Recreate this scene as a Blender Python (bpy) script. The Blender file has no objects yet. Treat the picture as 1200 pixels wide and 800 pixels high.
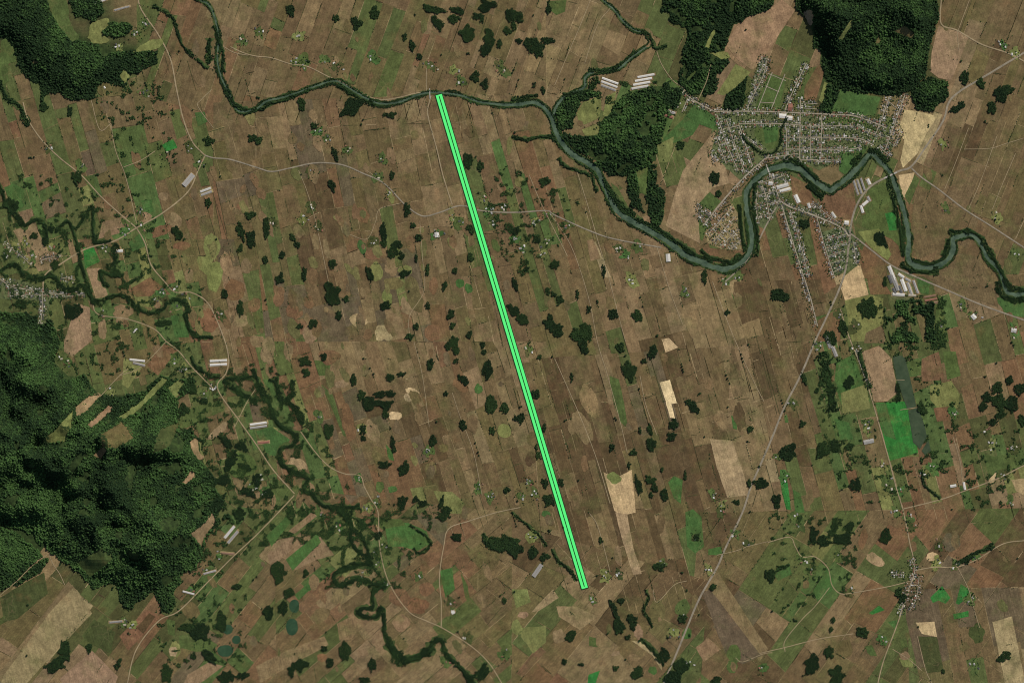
import bpy, math, random
import numpy as np
from mathutils import Vector
from mathutils.geometry import delaunay_2d_cdt

random.seed(7); RNG = np.random.default_rng(7)
S = 8.0                                   # metres per map unit
CX, CY = 600.0, 400.0
SUN_EL, SUN_AZ = math.radians(47), math.radians(38)
CAM_H = 40000.0
sc = bpy.context.scene
C = sc.collection

# ------------------------------------------------------------------ camera, sky, sun, exposure
cd = bpy.data.cameras.new('camera'); cam = bpy.data.objects.new('camera', cd); C.objects.link(cam)
cam.location = (0, 0, CAM_H); cam.rotation_euler = (0, 0, 0)
cd.sensor_width = 36.0; cd.lens = 36.0 * CAM_H / (1200 * S); cd.clip_start = 100.0; cd.clip_end = 200000.0
sc.camera = cam
sc.cycles.pixel_filter_type = 'BLACKMAN_HARRIS'; sc.cycles.filter_width = 1.05
w = bpy.data.worlds.new('World'); sc.world = w; w.use_nodes = True
wn = w.node_tree; bg = wn.nodes['Background']
sky = wn.nodes.new('ShaderNodeTexSky'); sky.sky_type = 'NISHITA'; sky.sun_disc = False
sky.sun_elevation = SUN_EL; sky.sun_rotation = SUN_AZ
wn.links.new(sky.outputs[0], bg.inputs[0]); bg.inputs[1].default_value = 0.06
sl = bpy.data.lights.new('sun', 'SUN'); sl.energy = 3.5; sl.angle = math.radians(0.53); sl.color = (1.0, 0.95, 0.87)
so = bpy.data.objects.new('sun', sl); C.objects.link(so)
tosun = Vector((math.sin(SUN_AZ) * math.cos(SUN_EL), math.cos(SUN_AZ) * math.cos(SUN_EL), math.sin(SUN_EL)))
so.rotation_euler = tosun.to_track_quat('Z', 'Y').to_euler(); so.location = (4000, 5000, 9000)
vs = sc.view_settings
vs.view_transform = 'Standard'; vs.look = 'None'; vs.exposure = 0.13; vs.gamma = 1.0; vs.use_curve_mapping = False

# ------------------------------------------------------------------ helpers
def wx(x): return (np.asarray(x, float) - CX) * S
def wy(y): return (CY - np.asarray(y, float)) * S
def lin(c):
    c = np.asarray(c, float) / 255.0
    return np.where(c <= 0.04045, c / 12.92, ((c + 0.055) / 1.055) ** 2.4)

def _hash(ix, iy, seed):
    h = (ix.astype(np.int64) * 374761393 + iy.astype(np.int64) * 668265263 + seed * 1442695) & 0xFFFFFFFF
    h = ((h ^ (h >> 13)) * 1274126177) & 0xFFFFFFFF
    return ((h ^ (h >> 16)) & 0xFFFF) / 65535.0
def vnoise(x, y, seed=0):
    x = np.asarray(x, float); y = np.asarray(y, float)
    ix = np.floor(x); iy = np.floor(y); fx = x - ix; fy = y - iy
    fx = fx * fx * (3 - 2 * fx); fy = fy * fy * (3 - 2 * fy)
    a = _hash(ix, iy, seed); b = _hash(ix + 1, iy, seed); c = _hash(ix, iy + 1, seed); d = _hash(ix + 1, iy + 1, seed)
    return (a * (1 - fx) + b * fx) * (1 - fy) + (c * (1 - fx) + d * fx) * fy
def fbm(x, y, seed=0, o=4):
    s = 0; a = 0.5
    for k in range(o):
        s = s + a * vnoise(np.asarray(x) * 2 ** k, np.asarray(y) * 2 ** k, seed + k); a *= 0.5
    return s / (1 - 0.5 ** o)
def inpoly(px, py, poly):
    px = np.asarray(px, float); py = np.asarray(py, float)
    r = np.zeros(px.shape, bool); n = len(poly); j = n - 1
    for i in range(n):
        xi, yi = poly[i]; xj, yj = poly[j]
        if yi != yj:
            r ^= ((yi > py) != (yj > py)) & (px < (xj - xi) * (py - yi) / (yj - yi) + xi)
        j = i
    return r
def polyline(pts, step=2.0):
    """Catmull-Rom resampled polyline"""
    P = [np.array(p[:2], float) for p in pts]
    if len(P) == 2: P = [P[0], (P[0] + P[1]) / 2, P[1]]
    P = [2 * P[0] - P[1]] + P + [2 * P[-1] - P[-2]]
    out = []; par = []
    for i in range(1, len(P) - 2):
        p0, p1, p2, p3 = P[i - 1:i + 3]
        n = max(1, int(np.linalg.norm(p2 - p1) / step))
        for k in range(n):
            t = k / n
            out.append(0.5 * (2 * p1 + (p2 - p0) * t + (2 * p0 - 5 * p1 + 4 * p2 - p3) * t * t + (3 * p1 - p0 - 3 * p2 + p3) * t ** 3))
            par.append(i - 1 + t)
    out.append(P[-2]); par.append(len(P) - 3)
    return np.array(out), np.array(par)
def arc_pts(pts, step):
    q, _ = polyline(pts, 1.0)
    d = np.concatenate([[0], np.cumsum(np.linalg.norm(np.diff(q, axis=0), axis=1))])
    t = np.arange(0, d[-1], step)
    x = np.interp(t, d, q[:, 0]); y = np.interp(t, d, q[:, 1])
    tx = np.gradient(x) if len(x) > 1 else np.ones_like(x); ty = np.gradient(y) if len(y) > 1 else np.zeros_like(y)
    l = np.hypot(tx, ty) + 1e-9
    return x, y, tx / l, ty / l

def mesh_np(name, verts, faces_flat, counts, mats, attrs=None, fattrs=None, uv=None, smooth=False, matidx=None):
    """verts (n,3); faces_flat loop vertex indices; counts per face"""
    me = bpy.data.meshes.new(name)
    verts = np.asarray(verts, np.float32); ff = np.asarray(faces_flat, np.int32); ct = np.asarray(counts, np.int32)
    me.vertices.add(len(verts)); me.vertices.foreach_set('co', verts.ravel())
    me.loops.add(len(ff)); me.loops.foreach_set('vertex_index', ff)
    me.polygons.add(len(ct)); st = np.concatenate([[0], np.cumsum(ct)[:-1]]).astype(np.int32)
    me.polygons.foreach_set('loop_start', st); me.polygons.foreach_set('loop_total', ct)
    if matidx is not None: me.polygons.foreach_set('material_index', np.asarray(matidx, np.int32))
    me.polygons.foreach_set('use_smooth', np.full(len(ct), smooth, bool))
    me.update(calc_edges=True)
    for m in (mats if isinstance(mats, (list, tuple)) else [mats]): me.materials.append(m)
    for k, v in (attrs or {}).items():
        a = me.attributes.new(k, 'FLOAT', 'POINT'); a.data.foreach_set('value', np.asarray(v, np.float32))
    for k, v in (fattrs or {}).items():
        v = np.asarray(v, np.float32); v4 = np.ones((len(v), 4), np.float32); v4[:, :3] = v
        a = me.attributes.new(k, 'FLOAT_COLOR', 'FACE'); a.data.foreach_set('color', v4.ravel())
    if uv is not None:
        u = me.uv_layers.new(name='UVMap'); u.data.foreach_set('uv', np.asarray(uv, np.float32)[ff].ravel())
    return me
def link(name, data, parent=None, loc=None):
    o = bpy.data.objects.new(name, data); C.objects.link(o)
    if parent is not None: o.parent = parent
    if loc is not None: o.location = loc
    return o
def tag(o, label=None, cat=None, group=None, kind=None):
    if label: o['label'] = label
    if cat: o['category'] = cat
    if group: o['group'] = group
    if kind: o['kind'] = kind
    return o

# ------------------------------------------------------------------ materials
def newmat(name, rough=0.95):
    m = bpy.data.materials.new(name); m.use_nodes = True
    nt = m.node_tree; b = nt.nodes['Principled BSDF']; b.inputs['Roughness'].default_value = rough
    b.inputs['Specular IOR Level'].default_value = 0.15
    return m, nt, b
def N(nt, t, **kw):
    n = nt.nodes.new(t)
    for k, v in kw.items(): setattr(n, k, v)
    return n
def noise(nt, vec, scale, detail=4, rough=0.6):
    n = N(nt, 'ShaderNodeTexNoise'); n.inputs['Scale'].default_value = scale; n.inputs['Detail'].default_value = detail
    n.inputs['Roughness'].default_value = rough
    if vec is not None: nt.links.new(vec, n.inputs['Vector'])
    return n.outputs['Fac']
def remap(nt, v, lo, hi, a, b):
    n = N(nt, 'ShaderNodeMapRange'); nt.links.new(v, n.inputs[0])
    for i, x in enumerate((lo, hi, a, b)): n.inputs[i + 1].default_value = x
    return n.outputs[0]
def math2(nt, op, a, b):
    n = N(nt, 'ShaderNodeMath', operation=op)
    for i, x in enumerate((a, b)):
        if isinstance(x, (int, float)): n.inputs[i].default_value = x
        else: nt.links.new(x, n.inputs[i])
    return n.outputs[0]
def scale_col(nt, col, fac):
    n = N(nt, 'ShaderNodeVectorMath', operation='SCALE'); nt.links.new(col, n.inputs[0]); nt.links.new(fac, n.inputs['Scale'])
    return n.outputs[0]
def mixc(nt, fac, a, b):
    n = N(nt, 'ShaderNodeMix', data_type='RGBA')
    if isinstance(fac, (int, float)): n.inputs[0].default_value = fac
    else: nt.links.new(fac, n.inputs[0])
    for i, x in ((6, a), (7, b)):
        if isinstance(x, (tuple, list, np.ndarray)): n.inputs[i].default_value = (*[float(q) for q in x[:3]], 1)
        else: nt.links.new(x, n.inputs[i])
    return n.outputs[2]

def scale_col_rgb(nt, c, f):
    rgb = N(nt, 'ShaderNodeRGB'); rgb.outputs[0].default_value = (*[float(q) for q in lin(c)], 1)
    return scale_col(nt, rgb.outputs[0], f)
def make_field_mat():
    m, nt, b = newmat('soil_and_crop')
    at = N(nt, 'ShaderNodeAttribute', attribute_name='col'); uv = N(nt, 'ShaderNodeUVMap', uv_map='UVMap')
    geo = N(nt, 'ShaderNodeNewGeometry')
    mp = N(nt, 'ShaderNodeMapping'); nt.links.new(uv.outputs[0], mp.inputs[0]); mp.inputs['Scale'].default_value = (0.035, 1.0, 1)
    streak = noise(nt, mp.outputs[0], 0.9, 5, 0.75)
    mp2 = N(nt, 'ShaderNodeMapping'); nt.links.new(uv.outputs[0], mp2.inputs[0]); mp2.inputs['Scale'].default_value = (0.12, 0.35, 1)
    band = noise(nt, mp2.outputs[0], 0.55, 3, 0.6)
    blot = noise(nt, geo.outputs['Position'], 0.0075, 6, 0.62)
    fine = noise(nt, geo.outputs['Position'], 0.07, 4, 0.85)
    f = math2(nt, 'MULTIPLY', remap(nt, streak, 0.3, 0.7, 0.78, 1.24), remap(nt, band, 0.25, 0.75, 0.80, 1.2))
    f = math2(nt, 'MULTIPLY', f, remap(nt, blot, 0.3, 0.7, 0.76, 1.26))
    mid = noise(nt, geo.outputs['Position'], 0.022, 4, 0.6)
    f = math2(nt, 'MULTIPLY', f, remap(nt, mid, 0.3, 0.7, 0.82, 1.2))
    f = math2(nt, 'MULTIPLY', f, remap(nt, fine, 0.28, 0.72, 0.62, 1.42))
    col = scale_col(nt, at.outputs['Color'], f)
    gv = noise(nt, geo.outputs['Position'], 0.0042, 5, 0.65)
    col2 = mixc(nt, remap(nt, gv, 0.50, 0.70, 0.0, 0.5), col, scale_col_rgb(nt, (76, 84, 44), f))
    rv = noise(nt, geo.outputs['Position'], 0.0061, 4, 0.6)
    col3 = mixc(nt, remap(nt, rv, 0.57, 0.75, 0.0, 0.28), col2, scale_col_rgb(nt, (116, 82, 55), f))
    # wandering seams: paths, ditches and old crop edges
    wv = N(nt, 'ShaderNodeTexVoronoi', feature='DISTANCE_TO_EDGE'); wv.inputs['Scale'].default_value = 0.011
    ds = N(nt, 'ShaderNodeVectorMath', operation='SCALE'); nz = N(nt, 'ShaderNodeTexNoise'); nz.inputs['Scale'].default_value = 0.012
    nt.links.new(geo.outputs['Position'], nz.inputs['Vector']); nt.links.new(nz.outputs['Color'], ds.inputs[0]); ds.inputs['Scale'].default_value = 60
    ad = N(nt, 'ShaderNodeVectorMath', operation='ADD'); nt.links.new(geo.outputs['Position'], ad.inputs[0]); nt.links.new(ds.outputs[0], ad.inputs[1])
    nt.links.new(ad.outputs[0], wv.inputs['Vector'])
    seam = remap(nt, wv.outputs['Distance'], 0.0, 0.035, 1.0, 0.0)
    msk = remap(nt, noise(nt, geo.outputs['Position'], 0.0035, 3, 0.6), 0.54, 0.68, 0.0, 0.26)
    col4 = mixc(nt, math2(nt, 'MULTIPLY', seam, msk), col3, lin((150, 128, 96)))
    nt.links.new(col4, b.inputs['Base Color'])
    return m
M_FIELD = make_field_mat()

def simple_noise_mat(name, c1, c2, scale, rough=0.95, detail=5, lo=0.3, hi=0.7):
    m, nt, b = newmat(name, rough); geo = N(nt, 'ShaderNodeNewGeometry')
    f = remap(nt, noise(nt, geo.outputs['Position'], scale, detail, 0.65), lo, hi, 0, 1)
    nt.links.new(mixc(nt, f, lin(c1), lin(c2)), b.inputs['Base Color'])
    return m
def make_ground_mat():
    m, nt, b = newmat('terrain_soil'); geo = N(nt, 'ShaderNodeNewGeometry')
    f1 = remap(nt, noise(nt, geo.outputs['Position'], 0.006, 6, 0.65), 0.3, 0.7, 0, 1)
    c = mixc(nt, f1, lin((88, 78, 50)), lin((124, 106, 74)))
    f2 = remap(nt, noise(nt, geo.outputs['Position'], 0.003, 4, 0.6), 0.5, 0.62, 0, 0.8)
    c = mixc(nt, f2, c, lin((70, 78, 46)))
    wd = N(nt, 'ShaderNodeAttribute', attribute_name='wood')
    f3 = remap(nt, noise(nt, geo.outputs['Position'], 0.02, 4, 0.6), 0.3, 0.7, 0, 1)
    c = mixc(nt, wd.outputs['Fac'], c, mixc(nt, f3, lin((34, 46, 24)), lin((56, 72, 36))))
    fn = math2(nt, 'MULTIPLY', remap(nt, noise(nt, geo.outputs['Position'], 0.07, 4, 0.85), 0.28, 0.72, 0.62, 1.42), remap(nt, noise(nt, geo.outputs['Position'], 0.02, 4, 0.6), 0.3, 0.7, 0.8, 1.2))
    nt.links.new(scale_col(nt, c, fn), b.inputs['Base Color'])
    return m
M_GROUND = make_ground_mat()
M_PAVED = simple_noise_mat('dusty_asphalt', (112, 105, 90), (150, 138, 117), 0.02)
M_GRAVEL = simple_noise_mat('gravel_track', (126, 112, 86), (160, 142, 110), 0.015)
M_STREET = simple_noise_mat('town_street', (126, 117, 100), (160, 149, 129), 0.03)

def make_leaf_mat(name, atype, dark, light):
    m, nt, b = newmat(name, 0.9)
    at = N(nt, 'ShaderNodeAttribute', attribute_name='tint', attribute_type=atype)
    geo = N(nt, 'ShaderNodeNewGeometry')
    f = math2(nt, 'ADD', math2(nt, 'MULTIPLY', at.outputs['Fac'], 0.75), remap(nt, noise(nt, geo.outputs['Position'], 0.35, 3, 0.7), 0.3, 0.7, -0.2, 0.35))
    c = mixc(nt, f, lin(dark), lin(light))
    nt.links.new(c, b.inputs['Base Color'])
    return m
M_LEAF_I = make_leaf_mat('forest_foliage', 'INSTANCER', (24, 41, 23), (76, 106, 54))
M_LEAF = make_leaf_mat('grove_foliage', 'GEOMETRY', (20, 36, 20), (56, 78, 38))
M_BARK = simple_noise_mat('bark', (70, 56, 42), (98, 80, 62), 0.6)
def make_water(name, c1, c2, rough=0.25):
    m, nt, b = newmat(name, rough); geo = N(nt, 'ShaderNodeNewGeometry'); b.inputs['Specular IOR Level'].default_value = 0.2
    f = remap(nt, noise(nt, geo.outputs['Position'], 0.012, 5, 0.7), 0.35, 0.65, 0, 1)
    nt.links.new(mixc(nt, f, lin(c1), lin(c2)), b.inputs['Base Color'])
    return m
M_WATER = make_water('river_water', (40, 60, 44), (84, 102, 80), 0.55)
M_POND = make_water('pond_water', (40, 64, 44), (54, 78, 54))
M_DAM = make_water('reservoir_water', (52, 66, 46), (68, 80, 58))

# ------------------------------------------------------------------ map data (map units, y down)
RIVER = [(200,-260,3),(222,-90,3),(228,-14,3),(234,0,3.2),(244,5,3.4),(252,22,3.4),(256,45,3.4),(255,72,3.4),(260,92,3.4),(269,110,3.6),(273,122,3.8),(282,131,4),(300,128,4.4),(312,119,4.4),(332,114,4),(350,108,4),(370,101,4),(385,96,4),(397,96,4),(412,105,4),(427,114,4.4),(440,120,4.6),(452,122,4.6),(470,119,4.4),(485,113,4),(500,109,4),(520,109,4),(540,112,4),(560,119,4.4),(580,122,5),(600,123,5.4),(612,122,5.6),(625,120,5.8),(637,126,6),(645,136,6),(650,150,6.4),(655,162,7),(665,175,7.5),(677,185,8),(690,192,8),(700,200,7.5),(707,215,7.5),(715,232,7.5),(725,250,8),(737,257,9),(755,267,8.5),(772,277,8.5),(787,287,9),(805,300,9),(820,306,9),(835,312,9),(850,315,9),(865,310,8),(876,300,7),(881,285,7),(880,267,8),(876,250,7),(874,232,6.5),(877,220,7),(889,207,6.5),(897,201,7),(907,197,8),(920,194,9),(930,196,10),(940,200,9),(950,208,9),(960,216,8),(972,223,8),(982,217,8),(992,210,8),(1002,200,8),(1012,189,7.5),(1020,180,6),(1029,187,6),(1040,199,6),(1045,207,6.5),(1050,220,7),(1057,240,7.5),(1062,260,7.5),(1065,280,7.5),(1064,298,7.5),(1068,308,7.5),(1082,314,8),(1097,312,8),(1110,305,8),(1117,292,8.5),(1117,281,8),(1127,276,7),(1140,276,6),(1150,287,5.5),(1157,302,5.5),(1170,315,5.5),(1176,330,6),(1180,342,6),(1190,345,6),(1204,345,6.5),(1240,352,6.5),(1330,390,6.5),(1560,420,6.5)]
TRIB = [(650,-240,2.2),(688,-80,2.2),(700,-14,2.2),(707,0,2.4),(720,12,2.4),(732,27,2.4),(745,36,2.6),(757,39,2.6),(762,51,2.8),(750,60,2.8),(737,70,3),(727,79,3.2),(712,83,3.2),(695,85,3.4),(686,91,3.6),(685,102,3.6),(672,109,3.8),(660,115,4),(651,127,4),(648,140,4)]
# tree-lined creeks: (points, band width)
CREEKS = [
 ([(-4,215),(2,225),(10,243),(22,257),(30,265),(42,256),(52,262),(54,275)],5),([(66,272),(72,265),(80,260),(88,267),(97,258),(108,243),(110,262),(110,280),(113,284),(130,281)],5),
 ([(136,285),(136,305),(132,316),(145,322)],6),([(85,265),(90,285),(97,315),(105,345),(112,355)],4),
 ([(115,356),(130,347),(147,347),(160,360),(175,366),(190,362),(200,352),(212,352),(221,360),(217,370),(222,385),(232,395),(250,395)],5),
 ([(117,317),(120,330),(128,336)],6),([(117,317),(130,322),(142,322)],4),([(140,337),(150,333),(160,325)],3),
 ([(0,317),(17,310),(27,322),(47,327),(60,322),(72,336),(82,340),(98,335),(112,356)],6),([(225,417),(228,425),(240,437),(250,441),(258,440)],4),
 ([(262,445),(280,458),(302,471)],8),([(265,443),(300,441)],3.5),
 ([(296,432),(307,460),(315,472),(322,492),(330,500),(347,510),(342,522),(330,525),(330,542),(342,550),(360,560),(357,572),(370,582),(380,592),(400,595),(422,592)],6.5),
 ([(320,442),(330,465),(345,478),(356,497)],7),([(344,445),(342,460),(336,470)],5),
 ([(395,596),(410,612),(412,632),(420,645),(435,660),(425,661),(407,665),(392,674),(396,685),(410,681),(420,677),(435,684),(452,686),(437,692),(437,710),(425,712),(420,717),(427,722),(442,722),(447,710),(450,727),(450,740),(460,755),(470,770),(485,770),(500,760),(517,747),(522,765),(532,775),(545,787),(560,806)],6.5),
 ([(417,607),(427,614),(437,612),(437,602)],3.5),([(410,605),(405,600),(400,598)],10),([(435,655),(425,630),(412,618)],5),([(455,752),(470,772),(490,770),(508,757)],11),
 ([(545,790),(560,790),(570,775)],5),([(870,157),(880,170),(890,178),(903,180),(912,172),(916,160),(916,150),(923,137)],2.4),
 ([(647,643),(655,658),(668,668),(675,680)],3.4),([(484,643),(492,648),(505,637),(497,626),(480,615)],2.5),([(600,160),(620,163),(645,160),(652,167)],4),
 ([(965,412),(968,435),(974,460),(977,482)],12),([(1080,550),(1085,570),(1103,583)],2),([(1122,660),(1140,650),(1165,638)],5),
 ([(902,675),(915,665),(925,660)],3),([(985,612),(975,625),(960,632)],3),([(1008,412),(1013,435),(1020,455)],4),
 ([(758,690),(760,700),(755,715),(765,735)],2),([(750,748),(765,760),(778,780)],4),([(600,600),(612,610),(630,625),(640,640)],2.4),
 ([(566,625),(575,640),(590,645)],4),([(655,185),(665,196),(690,205),(700,225)],3),
 ([(707,210),(725,238),(745,252)],6),([(745,255),(775,270),(800,288)],5),([(800,288),(815,298)],7),([(830,302),(855,307),(868,298)],5),([(822,292),(832,304)],5),
 ([(885,215),(883,245),(888,280),(886,300)],4),([(866,240),(868,270),(873,295)],4),([(918,188),(932,188),(945,197),(958,210)],6),([(948,215),(958,226),(966,230)],9),([(1018,175),(1030,178),(1040,190)],6),([(1010,180),(998,192)],5),
 ([(1040,205),(1048,240),(1055,270),(1058,300)],4),([(1070,305),(1090,308),(1105,303)],3.4),([(1055,310),(1075,318),(1100,318)],6),([(1112,280),(1106,300)],6),([(1112,272),(1140,272),(1155,285),(1168,308),(1182,335),(1200,340)],5),([(1168,330),(1172,342),(1185,350),(1205,350)],5),
 ([(660,112),(690,106),(700,90)],5),([(690,83),(720,80),(745,60)],4),([(752,36),(763,45),(768,55),(782,53)],4),([(600,117),(630,112)],4),([(395,100),(415,112),(440,123)],4),([(285,134),(330,118),(365,105)],3),([(265,105),(276,122),(290,128)],6),
 ([(252,30),(260,60),(262,85)],4),([(246,45),(245,75)],7),([(180,7),(200,18),(207,35),(213,52),(225,65),(245,80)],3),([(0,95),(8,115),(22,125),(33,148)],6),
]
# forests: polygon, hill height (m), steepness blur (grid cells)
F_MOUNT = [(-60,360),(0,366),(30,366),(60,374),(72,400),(62,425),(80,445),(100,438),(115,462),(140,465),(165,458),(190,440),(215,445),(232,440),(225,455),(210,470),(208,490),(212,505),(225,500),(240,520),(235,540),(250,555),(265,575),(262,590),(270,605),(255,615),(240,630),(238,655),(222,672),(205,690),(205,720),(190,715),(180,690),(150,715),(140,700),(135,680),(110,690),(93,672),(72,656),(52,642),(28,622),(0,613),(-60,606)]
F_LOW = [(-60,610),(0,615),(15,621),(40,640),(57,655),(48,670),(20,685),(0,692),(-60,700)]
F_TL = [(-60,-60),(55,-60),(55,0),(58,12),(75,25),(80,40),(95,50),(115,50),(120,65),(140,60),(185,58),(183,75),(160,85),(140,88),(150,100),(140,104),(130,97),(113,100),(112,115),(85,118),(70,108),(55,110),(48,125),(48,100),(30,90),(20,75),(18,55),(8,45),(0,42),(-60,42)]
F_TC = [(778,-50),(910,-50),(910,0),(900,15),(880,27),(862,25),(855,40),(850,60),(855,72),(845,85),(838,110),(820,112),(805,112),(795,95),(798,70),(805,45),(808,35),(790,28),(775,20),(776,0)]
F_TC2 = [(848,127),(853,100),(862,90),(876,85),(874,100),(872,122),(860,130)]
F_HILL = [(932,-60),(1097,-60),(1097,0),(1101,22),(1095,35),(1088,60),(1085,88),(1075,100),(1060,110),(1035,112),(1020,110),(985,105),(965,90),(962,80),(966,62),(953,55),(955,30),(932,12)]
F_CORN = [(1066,108),(1087,90),(1110,95),(1112,112),(1090,130),(1075,128)]
F_SLIP = [(961,132),(966,98),(985,103),(976,132)]
F_MID = [(660,155),(680,160),(700,150),(712,135),(725,118),(740,110),(765,100),(790,95),(800,105),(795,125),(782,140),(778,155),(772,185),(766,198),(755,202),(740,207),(715,205),(695,190),(675,175),(660,165)]
F_MIDW = [(651,132),(660,117),(680,107),(702,106),(703,112),(690,116),(680,120),(674,135),(670,150),(655,152)]
F_S1 = [(736,205),(751,202),(749,232),(757,252),(740,242),(735,222)]
F_S2 = [(758,200),(769,200),(770,215),(780,226),(778,250),(772,267),(762,260),(757,230)]
F_PARK = [(1037,350),(1050,346),(1092,350),(1096,370),(1096,401),(1044,401),(1038,380)]
F_TL2 = [(80,0),(118,0),(122,15),(110,25),(88,18)]; F_TL3 = [(120,28),(150,25),(157,32),(146,44),(122,42)]
F_EDGE = [(200,690),(215,680),(225,690),(208,705)]
FORESTS = [(F_MOUNT,440,8,0.07),(F_LOW,70,5,0.1),(F_TL,110,4,-0.1),(F_TC,50,3,-0.15),(F_TC2,0,2,-0.15),(F_HILL,260,4,-0.12),(F_CORN,40,1,0.05),(F_SLIP,0,1,0),(F_MID,70,3,0.0),(F_MIDW,0,2,0.0),(F_S1,0,1,-0.1),(F_S2,0,1,-0.1),(F_PARK,0,1,-0.05),(F_TL2,0,1,-.1),(F_TL3,0,1,-.1)]
# grassy clearings inside or beside woods: polygon, colour code
CLEAR = [([(53,516),(72,500),(90,480),(88,500),(80,515),(62,518)],'y'),([(92,476),(105,464),(118,462),(104,482),(94,486)],'p'),([(107,497),(128,474),(133,478),(112,500)],'p'),
 ([(140,488),(163,472),(190,442),(198,444),(165,478),(148,490)],'y'),([(123,508),(145,494),(160,512),(140,524),(124,522)],'o'),([(112,532),(125,522),(130,526),(122,537)],'p'),([(226,528),(222,516),(230,513),(234,530),(240,536),(233,539)],'p'),
 ([(215,565),(226,549),(229,557),(219,567)],'p'),([(241,514),(262,494),(265,501),(252,513)],'p'),([(190,502),(210,494),(205,512),(198,524),(182,530)],'k'),([(90,658),(122,640),(134,654),(106,676)],'g'),
 ([(208,492),(225,478),(255,470),(262,480),(240,490),(215,502)],'g'),([(197,455),(208,445),(218,446),(205,465)],'y'),([(265,550),(278,530),(295,535),(300,550),(280,560)],'g'),
 ([(225,625),(240,612),(250,600),(253,612),(240,628),(236,640)],'p'),([(980,48),(994,26),(997,31),(986,48)],'y'),([(1045,38),(1058,32),(1070,41),(1066,46),(1055,42)],'o'),([(1025,54),(1028,35),(1031,50)],'o'),
 ([(940,15),(950,12),(953,22),(950,30)],'t'),([(805,92),(818,78),(816,85),(806,96)],'g'),([(825,55),(836,35),(837,42),(830,57)],'y'),([(830,62),(848,60),(856,68),(845,70)],'y'),
 ([(0,48),(8,45),(18,58),(20,72),(10,75),(10,95),(0,95)],'g'),([(55,0),(78,0),(82,25),(92,45),(85,50),(70,32),(60,15)],'g'),([(103,45),(108,28),(125,22),(128,30),(118,38),(128,48),(110,52)],'y'),
 ([(140,90),(146,80),(152,88),(147,98)],'y'),([(115,100),(125,96),(150,104),(145,112),(118,112)],'o'),([(155,62),(172,50),(190,46),(185,58)],'y'),([(40,70),(48,75),(38,75)],'o')]
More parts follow.
